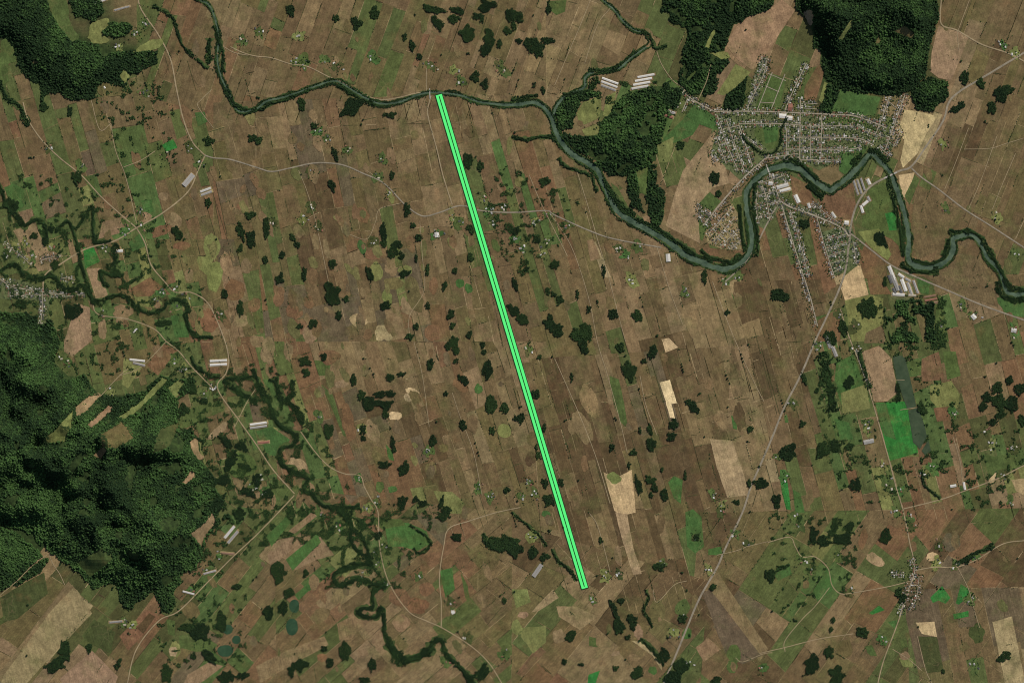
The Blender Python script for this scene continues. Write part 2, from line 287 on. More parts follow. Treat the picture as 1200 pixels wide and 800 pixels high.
# pocket groves: (x, y, rx, ry, tilt)
GROVES = [(222,456,9,7,20),(216,480,7,8,0),(270,541,6,11,30),(262,562,9,7,0),(284,524,8,5,30),(291,576,9,7,20),(256,592,7,8,0),(301,562,7,9,0),(314,577,7,6,0),(281,602,6,7,0),(266,518,11,4,35),(287,546,8,4,30),(240,470,5,4,0),(24,356,9,5,0),(65,310,5,6,0),(40,276,5,4,0),(54,282,4,7,0),(60,268,5,4,0),(1152,476,5,5,0),(1172,486,8,4,-30),(1163,494,6,4,-20),(1060,385,5,9,0),(605,270,6,5,0),(628,282,5,4,0),(245,166,6,6,0),(296,162,7,5,0),(52,126,5,6,0),(82,130,3,6,0),(341,14,5,7,-20),(393,21,4,4,0),(418,28,6,8,0),(439,15,6,7,20),(486,17,5,5,0),(509,11,13,4,10),(513,27,6,9,-30),(535,13,8,4,15),(533,23,7,5,0),(571,7,11,7,0),(559,19,6,5,0),(565,24,3,4,0),(547,38,11,9,0),(574,45,7,10,-25),(568,58,6,8,20),(598,20,6,10,0),(594,37,6,4,20),(585,51,3,5,0),(474,44,3,4,0),(483,53,4,6,0),(493,67,6,3,30),(557,89,6,7,0),(568,98,4,6,0),(457,135,7,4,0),(413,125,15,10,-40),(353,122,4,9,-15),(369,147,5,3,-25),(303,164,5,5,0),(392,180,4,8,-25),(548,190,7,9,0),(563,195,4,8,0),(606,20,9,8,0),(602,30,3,6,0),(627,56,9,15,-20),(642,48,8,4,-10),(609,48,4,3,0),(643,9,3,7,0),(637,106,3,4,0),(626,100,2,4,0),(797,170,5,6,0),(1130,91,5,9,15),(1150,98,5,6,0),(1173,110,8,13,15),(1162,125,5,7,0),(1181,106,7,6,0),(1120,128,9,4,-25),(1127,122,4,4,0),(837,209,5,8,0),(842,227,3,4,0),(208,273,7,9,-10),(282,270,5,10,-15),(295,280,6,11,-10),(293,252,7,5,30),(282,292,4,5,0),(263,344,5,5,0),(282,361,4,8,0),(14,240,9,9,0),(192,378,9,4,0),(90,208,6,8,0),(244,237,4,6,0),(85,366,12,10,0),(389,218,5,7,-20),(312,265,4,13,-8),(343,278,3,5,-20),(348,287,4,4,0),(311,304,4,4,0),(331,299,3,5,0),(357,319,3,8,0),(328,327,6,7,0),(389,309,5,6,0),(390,345,9,13,-10),(406,351,4,5,0),(397,369,4,5,0),(367,380,6,5,-20),(352,382,4,4,0),(449,272,4,12,-5),(434,320,4,10,-12),(449,286,4,6,0),(466,287,6,5,0),(460,297,7,6,0),(472,300,4,5,0),(452,357,7,6,20),(474,321,7,4,-20),(477,247,4,9,0),(484,264,3,4,0),(491,279,4,5,0),(488,303,2.4,5,0),(501,316,3,7,0),(501,358,3,5,0),(488,383,4,4,0),(480,394,5,5,0),(460,205,3,6,0),(551,302,5,6,-20),(521,335,3,6,0),(529,368,6,6,0),(530,382,4,4,0),(550,392,4,6,0),(532,397,6,4,0),(553,268,6,7,0),(598,360,4,4,0),(533,317,3,4,0),(640,212,7,5,0),(650,310,7,6,0),(617,315,3,4,0),(603,332,3,8,-15),(642,341,3,4,0),(649,344,3,4,0),(657,351,4,5,0),(603,365,6,5,0),(612,374,7,6,0),(652,384,10,9,0),(643,378,6,9,0),(675,392,6,8,-20),(688,390,7,12,-10),(707,317,2,8,-8),(677,345,2,5,0),(690,362,3,6,0),(719,367,5,7,0),(747,371,5,8,-20),(826,325,4,9,0),(852,366,4,3,0),(912,346,13,6,5),(1033,281,6,13,-22),(1015,360,11,12,0),(975,395,8,8,0),(987,385,5,10,-10),(943,262,6,6,0),(357,423,7,6,0),(359,436,4,5,0),(380,418,4,4,0),(415,445,4,7,0),(457,442,6,5,0),(470,438,6,3,-10),(424,463,5,6,0),(432,470,8,9,0),(445,462,7,5,0),(457,461,6,5,0),(450,474,13,6,5),(451,486,4,6,0),(385,506,6,9,0),(425,503,4,6,0),(426,513,3,4,0),(450,544,7,5,0),(461,520,3,9,-10),(474,548,6,8,15),(472,588,6,8,0),(487,585,4,4,0),(496,590,6,5,-20),(517,589,3,9,12),(523,597,6,4,0),(504,427,4,6,0),(543,445,9,5,35),(523,461,3,3,0),(533,407,5,9,-30),(525,405,4,5,0),(534,423,3,3,0),(566,404,3,4,0),(567,412,3,3,0),(572,432,6,11,12),(576,475,7,12,0),(591,478,5,7,0),(543,497,4,6,0),(577,504,3,5,0),(508,516,5,6,0),(594,574,4,4,0),(684,406,6,9,-30),(632,418,3,3,0),(670,442,2,5,0),(627,461,7,5,0),(609,490,6,6,0),(638,501,2,5,0),(632,533,4,5,0),(629,523,2,4,0),(638,566,4,6,0),(657,565,4,5,0),(644,585,8,8,0),(727,407,5,6,0),(737,435,8,11,0),(765,413,5,10,10),(754,423,4,3,-20),(807,471,4,4,0),(814,478,5,9,-30),(790,497,6,6,0),(787,511,6,6,0),(761,503,3,7,-15),(764,520,6,8,-20),(750,503,2,4,0),(717,524,3,6,20),(742,530,4,4,0),(737,545,2,4,0),(776,550,2,3,0),(748,568,4,11,-15),(762,562,8,5,35),(767,571,5,5,0),(779,580,5,10,-15),(763,580,3,4,0),(803,556,2,6,0),(879,503,4,4,0),(878,566,3,5,0),(891,566,10,7,0),(862,588,5,3,0),(925,529,9,11,0),(963,526,8,10,25),(980,523,7,7,0),(995,523,6,5,0),(940,497,4,5,0),(995,447,6,8,20),(1003,567,7,8,0),(911,585,6,9,0),(1168,453,8,7,0),(1172,469,11,10,0),(1186,473,9,10,0),(1156,465,6,6,0),(1195,455,7,9,0),(1183,445,5,5,0),(1198,492,5,8,-20),(1080,478,6,9,-20),(1052,455,4,9,-10),(1053,466,3,5,0),(943,444,3,8,-20),(957,457,3,3,0),(278,687,6,5,0),(259,727,8,11,0),(236,739,12,12,0),(218,734,9,6,0),(245,769,12,5,35),(227,767,4,4,0),(66,778,14,8,-20),(76,762,7,12,-15),(104,759,5,5,0),(138,779,4,8,25),(195,787,8,12,0),(266,792,10,7,0),(284,791,8,5,-20),(327,671,11,13,35),(315,716,8,8,0),(330,712,6,8,0),(339,696,6,6,0),(380,759,4,4,0),(405,763,7,10,-5),(386,776,5,6,0),(351,779,9,7,-10),(341,787,4,6,0),(436,780,5,8,0),(358,671,4,5,0),(443,627,5,5,0),(520,605,10,5,0),(535,628,7,4,10),(593,637,17,13,15),(603,643,9,10,0),(427,797,7,4,0),(591,703,3,4,0),(565,788,6,8,30),(625,648,6,8,0),(638,652,6,5,0),(704,632,3,4,0),(660,617,2,5,0),(773,664,8,6,0),(816,629,4,5,0),(728,704,5,4,0),(719,713,4,10,-20),(740,724,6,5,0),(742,733,4,6,0),(725,732,7,10,-20),(736,746,4,3,0),(669,744,9,5,-30),(661,775,3,4,0),(681,778,4,2,0),(718,783,8,5,-15),(748,788,8,7,0),(835,687,5,4,-30),(800,725,5,6,0),(778,765,5,9,-20),(800,780,9,7,0),(790,793,12,8,0),(840,797,7,5,0),(898,673,2,5,0),(904,676,6,8,0),(953,624,7,10,0),(965,633,11,6,10),(986,631,13,6,-5),(996,617,5,6,0),(978,614,4,7,10),(1037,627,7,10,10),(1011,741,8,7,0),(954,776,9,14,0),(970,764,7,8,0),(981,792,10,13,10),(1178,768,7,6,0),(1171,772,4,3,0),(1105,786,2,4,0),(974,737,3,3,0),(976,727,3,4,0),(1057,701,6,6,0),(1053,692,4,7,15),(1133,656,8,4,-20),(1037,330,3,5,0)]
# fields with a colour of their own
PATCH = [([(838,133),(866,131),(905,133),(916,150),(905,180),(885,196),(868,212),(855,200),(830,190),(830,178)],'u'),([(905,133),(1000,137),(1040,152),(1048,170),(1040,185),(1020,172),(985,186),(960,200),(940,190),(905,190),(912,160)],'u'),([(890,210),(920,200),(926,215),(914,238),(908,255),(895,268),(884,262),(884,235)],'u'),([(962,272),(996,262),(1006,285),(1005,312),(990,318),(976,324)],'u'),([(914,238),(928,246),(950,320),(940,322)],'u'),([(924,242),(945,249),(975,261),(995,275),(985,264),(958,246),(940,240)],'u'),([(874,128),(882,95),(892,64),(900,66),(896,95),(884,128)],'u'),([(0,322),(30,330),(55,338),(80,342),(100,346),(60,350),(54,380),(44,380),(46,352),(0,350)],'u'),([(1038,312),(1045,310),(1078,326),(1078,345),(1062,352),(1046,350)],'u'),([(1052,155),(1060,129),(1073,130),(1090,134),(1098,137),(1085,158),(1075,180),(1058,197),(1055,188),(1060,165)],'T'),([(1053,205),(1072,202),(1062,232),(1056,230)],'T'),([(1100,30),(1136,42),(1115,94),(1100,92),(1090,84),(1092,60),(1097,40)],'P'),
 ([(851,53),(862,33),(875,20),(900,12),(916,0),(932,12),(900,60),(885,80),(880,82),(862,68)],'P'),([(775,397),(784,396),(795,407),(780,413)],'T'),([(773,448),(785,445),(793,472),(787,473),(791,490),(785,489),(780,470)],'C'),
 ([(707,553),(722,560),(740,550),(743,575),(745,600),(728,604),(720,598)],'T'),([(721,600),(735,602),(742,640),(752,672),(742,673),(729,632)],'t'),([(832,514),(858,516),(872,556),(877,580),(852,583),(840,548)],'t'),
 ([(1163,728),(1186,722),(1200,792),(1202,802),(1178,802)],'t'),([(1073,729),(1095,728),(1098,746),(1080,742)],'T'),([(983,330),(1008,308),(1018,345),(1000,350),(993,360),(988,345)],'T'),([(977,325),(990,318),(988,330),(980,334)],'t'),([(1010,412),(1030,405),(1045,420),(1052,460),(1040,470),(1024,470)],'P'),
 ([(1026,472),(1062,470),(1072,505),(1076,530),(1042,540)],'V'),([(1026,473),(1038,472),(1050,515),(1036,510)],'v'),([(1066,422),(1078,421),(1080,438),(1068,440)],'g'),([(1080,420),(1100,412),(1107,445),(1080,447)],'r'),([(1090,452),(1115,446),(1125,462),(1122,478),(1100,480),(1090,468)],'y'),([(1105,412),(1120,412),(1126,440),(1110,445)],'g'),([(1094,478),(1112,476),(1112,492),(1098,494)],'r'),
 ([(1090,700),(1104,686),(1114,700),(1108,707),(1100,703),(1093,706)],'V'),([(1120,706),(1126,684),(1136,690),(1137,697),(1123,708)],'V'),([(1117,719),(1135,715),(1135,722),(1118,725)],'V'),([(953,692),(970,664),(977,680),(975,692),(958,704)],'v'),([(1018,718),(1030,709),(1037,714),(1022,720)],'V'),([(1076,745),(1098,746),(1106,786),(1086,788)],'k'),
 ([(907,672),(925,661),(928,672),(912,680)],'v'),([(1040,728),(1052,726),(1050,738)],'v'),([(1013,757),(1022,755),(1028,768),(1020,768)],'g'),([(1055,748),(1062,746),(1064,758),(1056,758)],'g'),
 ([(132,155),(168,145),(174,172),(142,195)],'g'),([(190,170),(203,163),(208,173),(195,178)],'V'),([(228,132),(240,131),(243,143),(232,148)],'v'),([(97,290),(110,290),(117,306),(100,315)],'V'),([(150,285),(168,270),(172,288),(155,295)],'v'),([(165,235),(178,234),(180,248),(170,250)],'v'),
 ([(803,600),(812,596),(822,605),(825,640),(815,648),(805,640)],'v'),([(783,565),(790,557),(800,562),(798,590),(790,584)],'v'),([(830,643),(845,640),(846,650),(830,650)],'v'),([(714,440),(725,444),(731,470),(736,502),(727,494),(718,468)],'g'),([(857,487),(862,488),(864,503),(859,502)],'v'),([(919,487),(922,485),(924,495),(920,495)],'v'),
 ([(914,558),(922,560),(924,575),(927,597),(921,596),(916,575)],'V'),([(929,573),(938,578),(943,600),(932,600)],'v'),([(640,2),(664,0),(662,14),(652,18),(645,12)],'g'),([(800,140),(815,120),(842,140),(840,153),(820,146),(812,158),(795,166),(780,170),(775,165)],'v'),([(770,170),(790,160),(785,190),(772,190)],'y'),
 ([(678,143),(676,132),(684,120),(704,112),(705,128),(700,140),(685,146)],'y'),([(706,135),(712,112),(722,108),(718,128),(712,138)],'y'),([(682,152),(703,144),(702,158),(686,160)],'y'),([(716,214),(724,220),(738,245),(730,240),(720,228)],'g'),([(745,200),(760,195),(758,230),(750,225)],'g'),([(700,170),(735,150),(740,125),(760,120),(755,150),(735,180),(715,190)],'g') if False else ([(718,205),(735,208),(736,225),(722,215)],'b'),
 ([(210,745),(232,740),(255,755),(250,762),(230,763),(210,758)],'g'),([(195,725),(205,727),(205,745),(197,742)],'g'),([(5,790),(60,715),(86,688),(108,718),(60,768),(30,802),(0,802)],'L'),([(60,725),(90,690),(108,718),(80,748)],'L'),([(70,795),(108,762),(138,792),(135,803),(75,803)],'P'),([(140,745),(172,714),(188,722),(150,762)],'r'),([(160,735),(175,718),(182,722),(168,742)],'d'),([(0,725),(8,718),(12,725),(0,732)],'k'),([(96,745),(110,725),(135,740),(130,765),(108,755)],'k'),([(0,700),(30,682),(52,670),(56,695),(20,725),(5,728)],'k'),
 ([(313,650),(325,632),(345,628),(340,645),(318,665)],'p'),([(350,640),(375,628),(392,650),(372,655),(345,668)],'p'),([(335,655),(372,625),(376,635),(343,668)],'v'),([(312,628),(335,605),(342,610),(318,640)],'v'),([(338,622),(365,600),(372,604),(345,625)],'p'),([(345,697),(360,683),(368,686),(350,703)],'v'),([(395,730),(420,718),(425,730),(412,748),(398,750)],'l'),([(300,780),(340,760),(380,745),(385,755),(330,785),(305,800)],'l'),
 ([(508,575),(530,576),(545,590),(540,602),(520,600)],'y'),([(452,520),(460,528),(462,540),(455,538)],'v'),([(368,422),(388,424),(385,440),(374,440)],'g'),([(376,450),(390,462),(402,500),(408,512),(402,510),(390,480)],'g'),([(308,445),(320,443),(325,458),(325,470),(318,460)],'v'),([(300,505),(318,500),(340,515),(325,535),(312,530)],'v'),([(540,670),(548,685),(552,710),(545,700)],'g'),([(515,668),(530,665),(533,690),(522,700)],'v'),
 ([(450,610),(478,612),(500,622),(505,636),(490,645),(470,640),(455,640)],'v'),([(480,600),(525,612),(520,640),(505,625)],'m'),([(430,605),(470,608),(475,615),(448,620)],'g'),([(600,560+130),(618,690),(622,705),(605,712)],'y'),([(612,735),(640,733),(640,752),(625,765),(610,745)],'y'),([(690,745),(705,748),(700,758),(690,756)],'g'),([(690,790),(703,785),(698,800),(688,802)],'V'),
 ([(648,690),(655,700),(632,715),(622,717),(640,698)],'L'),([(652,710),(675,710),(700,722),(680,738),(655,722)],'L'),([(740,750),(755,752),(778,770),(775,785),(765,768)],'t'),([(815,758),(830,747),(845,760),(825,775)],'p'),([(825,690),(838,665),(900,760),(890,775)],'l'),([(823,695),(832,690),(892,768),(870,778),(850,765)],'m'),
 ([(760,415-115),(775,298),(780,312),(765,315)],'b'),([(692,285),(698,283),(716,325),(707,325)],'t'),([(688,282),(695,280),(704,303),(692,306)],'l'),([(855,340),(860,348),(861,362),(856,362)],'v'),([(838,342),(855,338),(875,395),(860,400)],'l'),([(795,360),(820,352),(830,390),(810,395)],'l'),
 ([(955,225),(1000,214),(1003,242),(995,265),(970,258)],'r'),([(925,205),(945,215),(955,235),(950,248),(930,232)],'r'),([(947,255),(956,252),(980,335),(966,345),(958,310)],'r'),([(1003,285),(1015,300),(1045,345),(1020,345),(1010,300)],'r'),([(1018,222),(1040,212),(1055,255),(1060,295),(1045,280),(1010,265),(1012,240)],'g'),([(1037,250),(1049,248),(1052,270),(1042,270)],'V'),([(1005,272),(1030,268),(1045,298),(1040,305),(1020,290)],'y'),
 ([(1072,215),(1100,228),(1130,250),(1110,270),(1105,290),(1075,305),(1068,270)],'b'),([(1060,230),(1072,205),(1078,210),(1066,240)],'g'),([(1075,320),(1105,312),(1122,296),(1145,300),(1165,330),(1170,360),(1100,335)],'b'),([(1075,325),(1090,332),(1088,345),(1075,342)],'v'),([(1095,350),(1102,345),(1112,400),(1100,402)],'g'),
 ([(950,380),(985,360),(985,400),(960,400)],'r'),([(990,352),(1020,345),(1035,350),(1035,378),(1030,400),(998,400)],'y'),([(1015,390),(1035,380),(1038,402),(1012,402)],'b'),([(980,425),(1000,415),(1020,470),(990,485),(978,450)],'v'),([(985,460),(1015,450),(1020,478),(988,486)],'y'),([(978,490),(995,495),(1000,515),(985,515)],'v'),
 ([(840,265),(858,238),(866,252),(869,292),(850,294),(830,285),(825,270)],'L'),([(818,238),(832,225),(845,236),(835,248)],'g'),([(815,255),(830,262),(823,283),(818,278)],'g'),([(822,290),(868,294),(876,300),(850,310),(830,305)],'r'),([(840,150),(800,200),(790,230),(780,265),(820,285),(818,240),(835,220),(855,215),(850,195),(833,180)],'P'),([(885,195),(910,140),(925,135),(916,150)],'g') if False else ([(884,148),(914,148),(912,172),(900,176),(884,160)],'g'),
 ([(893,146),(912,147),(911,165),(897,168)],'v'),([(944,86),(962,76),(966,85),(956,118),(942,118)],'r'),([(935,115),(942,92),(948,80),(957,78),(944,100),(940,117)],'g'),([(960,118),(966,96),(970,98),(964,122)],'y'),([(975,130),(985,105),(1020,112),(1032,114),(1025,136),(1000,134)],'v'),([(965,136),(1000,137),(1030,150),(1020,160),(1000,148),(965,146)],'g'),([(884,128),(902,86),(922,92),(912,130)],'g'),([(985,178),(1000,172),(1018,172),(1005,190),(990,205),(983,200)],'v'),
 ([(868,114),(880,85),(888,88),(872,125)],'g') if False else ([(862,75),(880,85),(860,105),(848,112),(840,110)],'y'),([(1165,350),(1180,345),(1200,355),(1200,372),(1180,368)],'v'),([(1150,530),(1165,535),(1200,525),(1200,545),(1160,560)],'g'),([(1185,562),(1200,560),(1200,580),(1190,575)],'t'),([(1160,560),(1168,552),(1165,565),(1158,566)],'T'),
 ([(220,790),(245,775),(262,780),(235,800),(215,802)],'p'),([(15,215),(28,222),(30,240),(18,250),(5,220)],'v'),([(95,205),(110,210),(112,225),(105,220)],'g'),([(120,260),(150,252),(145,272),(115,280)],'p'),([(102,315),(118,314),(127,348),(112,350)],'P'),([(15,270),(40,262),(60,300),(65,315),(45,318)],'p'),([(75,400),(90,355),(105,360),(108,398),(85,418),(75,412)],'P'),([(175,325),(190,335),(200,345),(160,348),(150,340)],'r'),([(172,428),(192,402),(208,410),(185,440)],'r'),([(145,420),(170,425),(150,455),(143,450)],'y'),([(200,370),(215,368),(222,395),(205,395)],'v')]
# rounded soil patches with their own colour: x, y, rx, ry, tilt, code
BLOBS = [(248,290,9,16,0,'y'),(240,310,8,12,-20,'y'),(252,325,9,18,10,'y'),(265,310,7,14,-15,'p'),(283,375,9,8,0,'l'),(245,375,14,13,0,'r'),(213,288,10,5,0,'r'),(275,340,12,12,0,'r'),(222,322,5,8,0,'l'),(298,357,8,9,0,'r'),(327,347,6,12,10,'r'),(345,365,9,8,20,'r'),(362,355,6,8,-15,'r'),(362,392,8,11,-10,'p'),(303,400,10,7,10,'l'),(425,252,7,11,-20,'r'),(438,299,12,7,0,'r'),(424,290,5,8,-20,'v'),(441,318,8,11,-5,'y'),(458,314,7,9,-10,'l'),(475,317,8,6,0,'y'),(454,350,6,10,-10,'y'),(475,358,5,10,-25,'p'),(485,345,9,20,-18,'o'),(508,335,5,10,0,'r'),(480,362,10,8,0,'l'),(507,390,9,10,0,'r'),(462,332,12,7,0,'o'),(420,375,10,8,20,'t'),(450,390,12,10,0,'t'),(539,332,5,5,20,'v'),(549,338,4,6,-20,'v'),(581,288,4,8,-20,'g'),(385,418,12,9,0,'r'),(338,412,6,11,0,'l'),(314,410,8,16,0,'l'),(400,450,8,5,0,'p'),(408,495,7,20,-10,'r'),(437,505,7,14,-25,'p'),(455,478,0.1,0.1,0,'t'),(463,487,8,5,10,'T'),(483,458,8,4,15,'T'),(478,466,6,4,40,'t'),(355,447,6,7,0,'r'),(540,452,10,6,40,'r'),(561,456,5,6,0,'v'),(590,505,8,8,0,'y'),(520,525,6,5,0,'o'),(360,570,10,6,10,'p'),(370,605,0.1,0.1,0,'p'),(505,550,6,10,10,'o'),(445,570,5,6,0,'g'),(445,535,9,12,-25,'o'),(460,573,5,4,0,'v'),(640,602,5,4,0,'v'),(350,545,12,8,20,'t'),(300,575,10,8,0,'p'),(330,575,12,8,0,'g'),(1055,610,14,8,0,'b'),(1011,632,5,12,10,'r'),(1025,655,12,6,30,'t'),(1115,635,10,10,0,'m'),(1093,652,7,5,0,'T'),(1145,742,9,11,0,'k'),(1130,757,6,5,0,'o'),(1142,782,5,9,0,'g'),(990,760,10,10,0,'o'),(1020,762,4,6,-30,'g'),(1063,775,9,6,20,'y'),(1060,768,6,5,0,'p'),(630,515,12,10,0,'o'),(690,470,10,20,-20,'l'),(682,500,9,20,-25,'l'),(720,560,8,6,20,'y'),(622,537,6,8,0,'d'),(655,745,8,8,0,'l'),(705,750,7,8,20,'l'),(748,740,6,9,-20,'p'),(770,715,10,14,0,'o'),(800,712,10,8,-40,'g'),(805,742,6,6,0,'v'),(860,765,8,10,-20,'g'),(858,780,6,8,0,'g'),(765,785,5,5,0,'v'),(743,770,6,4,10,'l'),(722,765,6,3,-20,'p'),(866,488,7,16,-5,'d'),(845,492,7,12,-25,'l'),(613,720,6,4,0,'p'),(605,735,6,8,0,'y'),(425,765,6,5,0,'p'),(377,770,6,5,0,'r'),(410,690,0.1,0.1,0,'r'),(395,700,8,6,-35,'l'),(375,720,12,8,-35,'b'),(470,700,14,10,30,'r'),(490,710,12,10,0,'r'),(500,690,10,8,-30,'r'),(470,730,10,10,0,'p'),(540,655,10,12,-20,'r'),(570,655,16,12,0,'o'),(170,255,7,6,0,'p'),(192,230,6,5,0,'l'),(205,260,8,10,-20,'l'),(190,270,14,6,-20,'r'),(283,242,6,4,0,'r'),(60,300,10,6,20,'p'),(165,255,4,4,0,'o'),(180,355,10,6,0,'y'),(145,365,12,8,0,'l'),(143,375,8,5,0,'p'),(120,385,5,12,0,'p'),(220,748,8,5,0,'g'),(224,715,12,9,20,'o'),(205,760,6,9,-10,'y'),(203,763,5,6,0,'t')]
PONDS = [(267,737,6,6),(277,749,5,5),(264,762,9,7),(345,710,6,8),(342,734,7,10)]
DAMS = [[(1046,418),(1056,416),(1061,420),(1068,450),(1074,476),(1063,479),(1050,442)],[(1064,481),(1076,477),(1084,500),(1086,512),(1078,526),(1070,518)],[(1080,528),(1088,515),(1091,528),(1084,533)]]
# roads: (name, material 0 paved 1 gravel, width, points)
ROADS = [('road',0,2.4,[(1225,48),(1200,62),(1150,92),(1125,107),(1112,120),(1105,142),(1085,172),(1068,195),(1055,200),(1042,206),(1022,217),(1010,230),(1002,245),(997,265),(996,278),(994,292),(992,310),(985,335),(967,375),(955,400),(938,440),(920,475),(905,512),(893,540),(880,570),(870,600),(850,642),(840,665),(820,700),(805,735),(792,767),(782,790),(772,815)]),
 ('road',0,1.7,[(1068,197),(1080,208),(1100,222),(1130,245),(1160,264),(1200,290),(1225,306)]),('road',1,1.8,[(1103,-15),(1103,0),(1103,28),(1122,36),(1150,52),(1180,62),(1200,72),(1220,84)]),('road',0,1.9,[(997,274),(1005,280),(1020,292),(1045,311),(1075,325),(1110,340),(1150,357),(1200,375),(1225,384)]),
 ('road',0,1.8,[(914,235),(900,260),(885,290),(877,304),(865,316),(850,330)]),('road',0,1.6,[(240,182),(250,185),(270,187),(300,196),(318,201),(340,197),(370,191),(400,193),(425,203),(450,215),(475,240),(495,253),(515,249),(540,241),(565,247),(600,249),(640,247),(650,252),(690,270),(720,280),(775,290)]),
 ('road',1,1.7,[(160,-15),(165,10),(185,40),(200,70),(207,105),(215,140),(226,167),(240,182)]),('road',1,1.8,[(240,183),(232,200),(220,225),(190,250),(160,267),(135,282),(100,292),(70,310),(53,322),(50,342)]),
 ('road',1,1.5,[(160,267),(140,250),(118,230),(95,205),(70,185),(48,163),(33,140),(27,120)]),('road',1,1.5,[(160,267),(170,285),(177,310),(193,330),(205,342),(225,343),(245,357),(262,395),(268,420),(265,437),(255,455),(280,492),(300,520),(320,550),(345,578)]),
 ('road',1,1.3,[(108,352),(115,368),(150,374),(180,385),(195,400),(210,412),(225,430),(250,455)]),('road',1,1.3,[(352,505),(370,530),(387,547),(405,555),(422,557),(427,570),(435,585),(443,600),(445,640),(455,680),(478,715),(500,727),(518,735),(550,755),(572,775),(588,800),(595,815)]),
 ('road',1,1.3,[(517,735),(517,705),(515,675),(520,640),(526,619),(550,610),(582,600),(610,594)]),('road',1,1.4,[(345,580),(330,596),(300,627),(275,650),(245,680),(210,715),(186,727),(160,760),(150,797),(148,812)]),
 ('road',1,1.5,[(985,362),(990,380),(997,400),(1010,432),(1020,462),(1040,532),(1050,570),(1058,597),(1066,635),(1072,668),(1062,700),(1050,735),(1035,775),(1026,812)]),('road',1,1.4,[(1058,596),(1102,585),(1130,575),(1170,560),(1200,545),(1220,538)]),
 ('road',1,1.1,[(900,635),(925,629),(932,640),(940,652),(955,652),(970,665),(975,685),(985,695),(1000,694),(1040,687),(1068,680)]),('track',1,1.0,[(920,763),(920,750),(940,725),(955,710),(972,688)]),('track',1,1.0,[(890,765),(920,758),(960,748),(1000,742)]),
 ('road',1,1.3,[(1072,668),(1095,664),(1120,664),(1145,655),(1175,637),(1200,633),(1220,632)]),('track',1,1.5,[(505,113),(503,120),(501,132),(505,150),(512,175),(519,205),(530,240)]),('track',1,0.9,[(500,80),(500,108)]),
 ('road',1,1.3,[(270,55),(285,62),(300,66),(318,68),(340,75),(360,78),(385,90),(400,96),(420,107),(440,116),(460,116),(485,110),(505,106)]),('track',1,0.9,[(130,145),(135,175),(145,200)]),('track',1,0.9,[(107,118),(117,152),(130,145)]),('track',1,0.9,[(145,196),(165,188),(182,177)]),('track',1,0.9,[(145,200),(152,225),(160,262)]),('track',1,0.8,[(248,105),(235,118),(232,125),(250,150)]),
 ('track',1,0.9,[(262,55),(275,62),(290,65)]),('track',1,0.8,[(692,0),(680,30),(665,65),(650,100)]),('track',1,0.8,[(715,10),(700,30),(685,75)]),('track',1,0.9,[(768,55),(775,75),(788,94),(800,103),(815,120),(838,131)]),('track',1,1.0,[(818,118),(828,95),(833,76)]),
 ('track',1,0.8,[(676,200),(690,245),(700,280),(712,320),(725,370),(733,400)]),('track',1,0.8,[(620,205),(635,240),(665,300)]),('track',1,0.8,[(645,250),(670,290),(690,350),(700,400),(712,440),(727,495),(735,530)]),('track',1,0.8,[(770,290),(785,340),(800,380)]),('track',1,0.8,[(835,330),(850,370),(862,400),(880,440),(895,470)]),
 ('track',1,0.9,[(650,420),(670,465),(685,500),(700,540),(715,590)]),('track',1,0.8,[(750,440),(757,475),(770,510)]),('track',1,0.8,[(875,640),(900,634)]),('track',1,0.8,[(840,650),(862,645),(875,640)]),('track',1,0.8,[(765,690),(770,705),(790,685),(805,680)]),('track',1,0.8,[(690,600),(700,615),(710,650),(715,670)]),
 ('track',1,0.8,[(862,770),(870,775),(893,766),(905,764)]),('track',1,0.8,[(1122,664),(1135,690),(1142,715),(1148,735)]),('track',1,0.8,[(1075,745),(1085,785),(1095,805)]),('track',1,0.8,[(1046,760),(1065,772),(1080,785)]),('track',1,0.8,[(1117,512),(1125,540),(1128,565)]),('track',1,0.7,[(485,400),(495,440),(503,500)]),('track',1,0.7,[(430,200),(437,205)]),('track',1,0.7,[(530,460),(540,490),(555,530),(565,580)]),
 ('track',1,0.7,[(480,395),(480,370),(497,340),(495,300),(492,260)]),('track',1,0.7,[(410,275),(430,280),(440,260),(445,245),(470,238)]),('track',1,0.7,[(350,200),(360,225),(370,260),(385,330)]),('track',1,0.8,[(140,440),(165,430),(195,400)]),('track',1,0.8,[(118,464),(140,440),(150,432)]),('track',1,0.8,[(55,650),(40,660),(20,680),(0,697)]),('track',1,0.9,[(57,648),(62,660),(70,672),(76,685)]),
 ('track',1,0.9,[(275,500),(290,470),(300,455)]),('track',1,0.8,[(1050,490-45),(1060,445)]),('track',1,0.8,[(1055,480),(1076,477)]),('track',1,0.8,[(1170,180-90),(1130,45),(1110,100)]) if False else ('track',1,0.8,[(1136,0),(1125,30),(1122,40),(1124,60)]),('track',1,0.8,[(1150,200),(1180,165),(1200,162)]) if False else ('track',1,0.8,[(1130,175),(1160,174),(1180,168),(1200,162)]),
 ('track',1,0.8,[(1160,350-185),(1180,200-35)]) if False else ('track',1,0.7,[(1107,222),(1120,190),(1135,150)]),('track',1,0.7,[(1135,245),(1150,210),(1168,160)]),('track',1,0.7,[(1163,245),(1175,215),(1190,180)]),('track',1,0.8,[(1190,280),(1200,258)])]
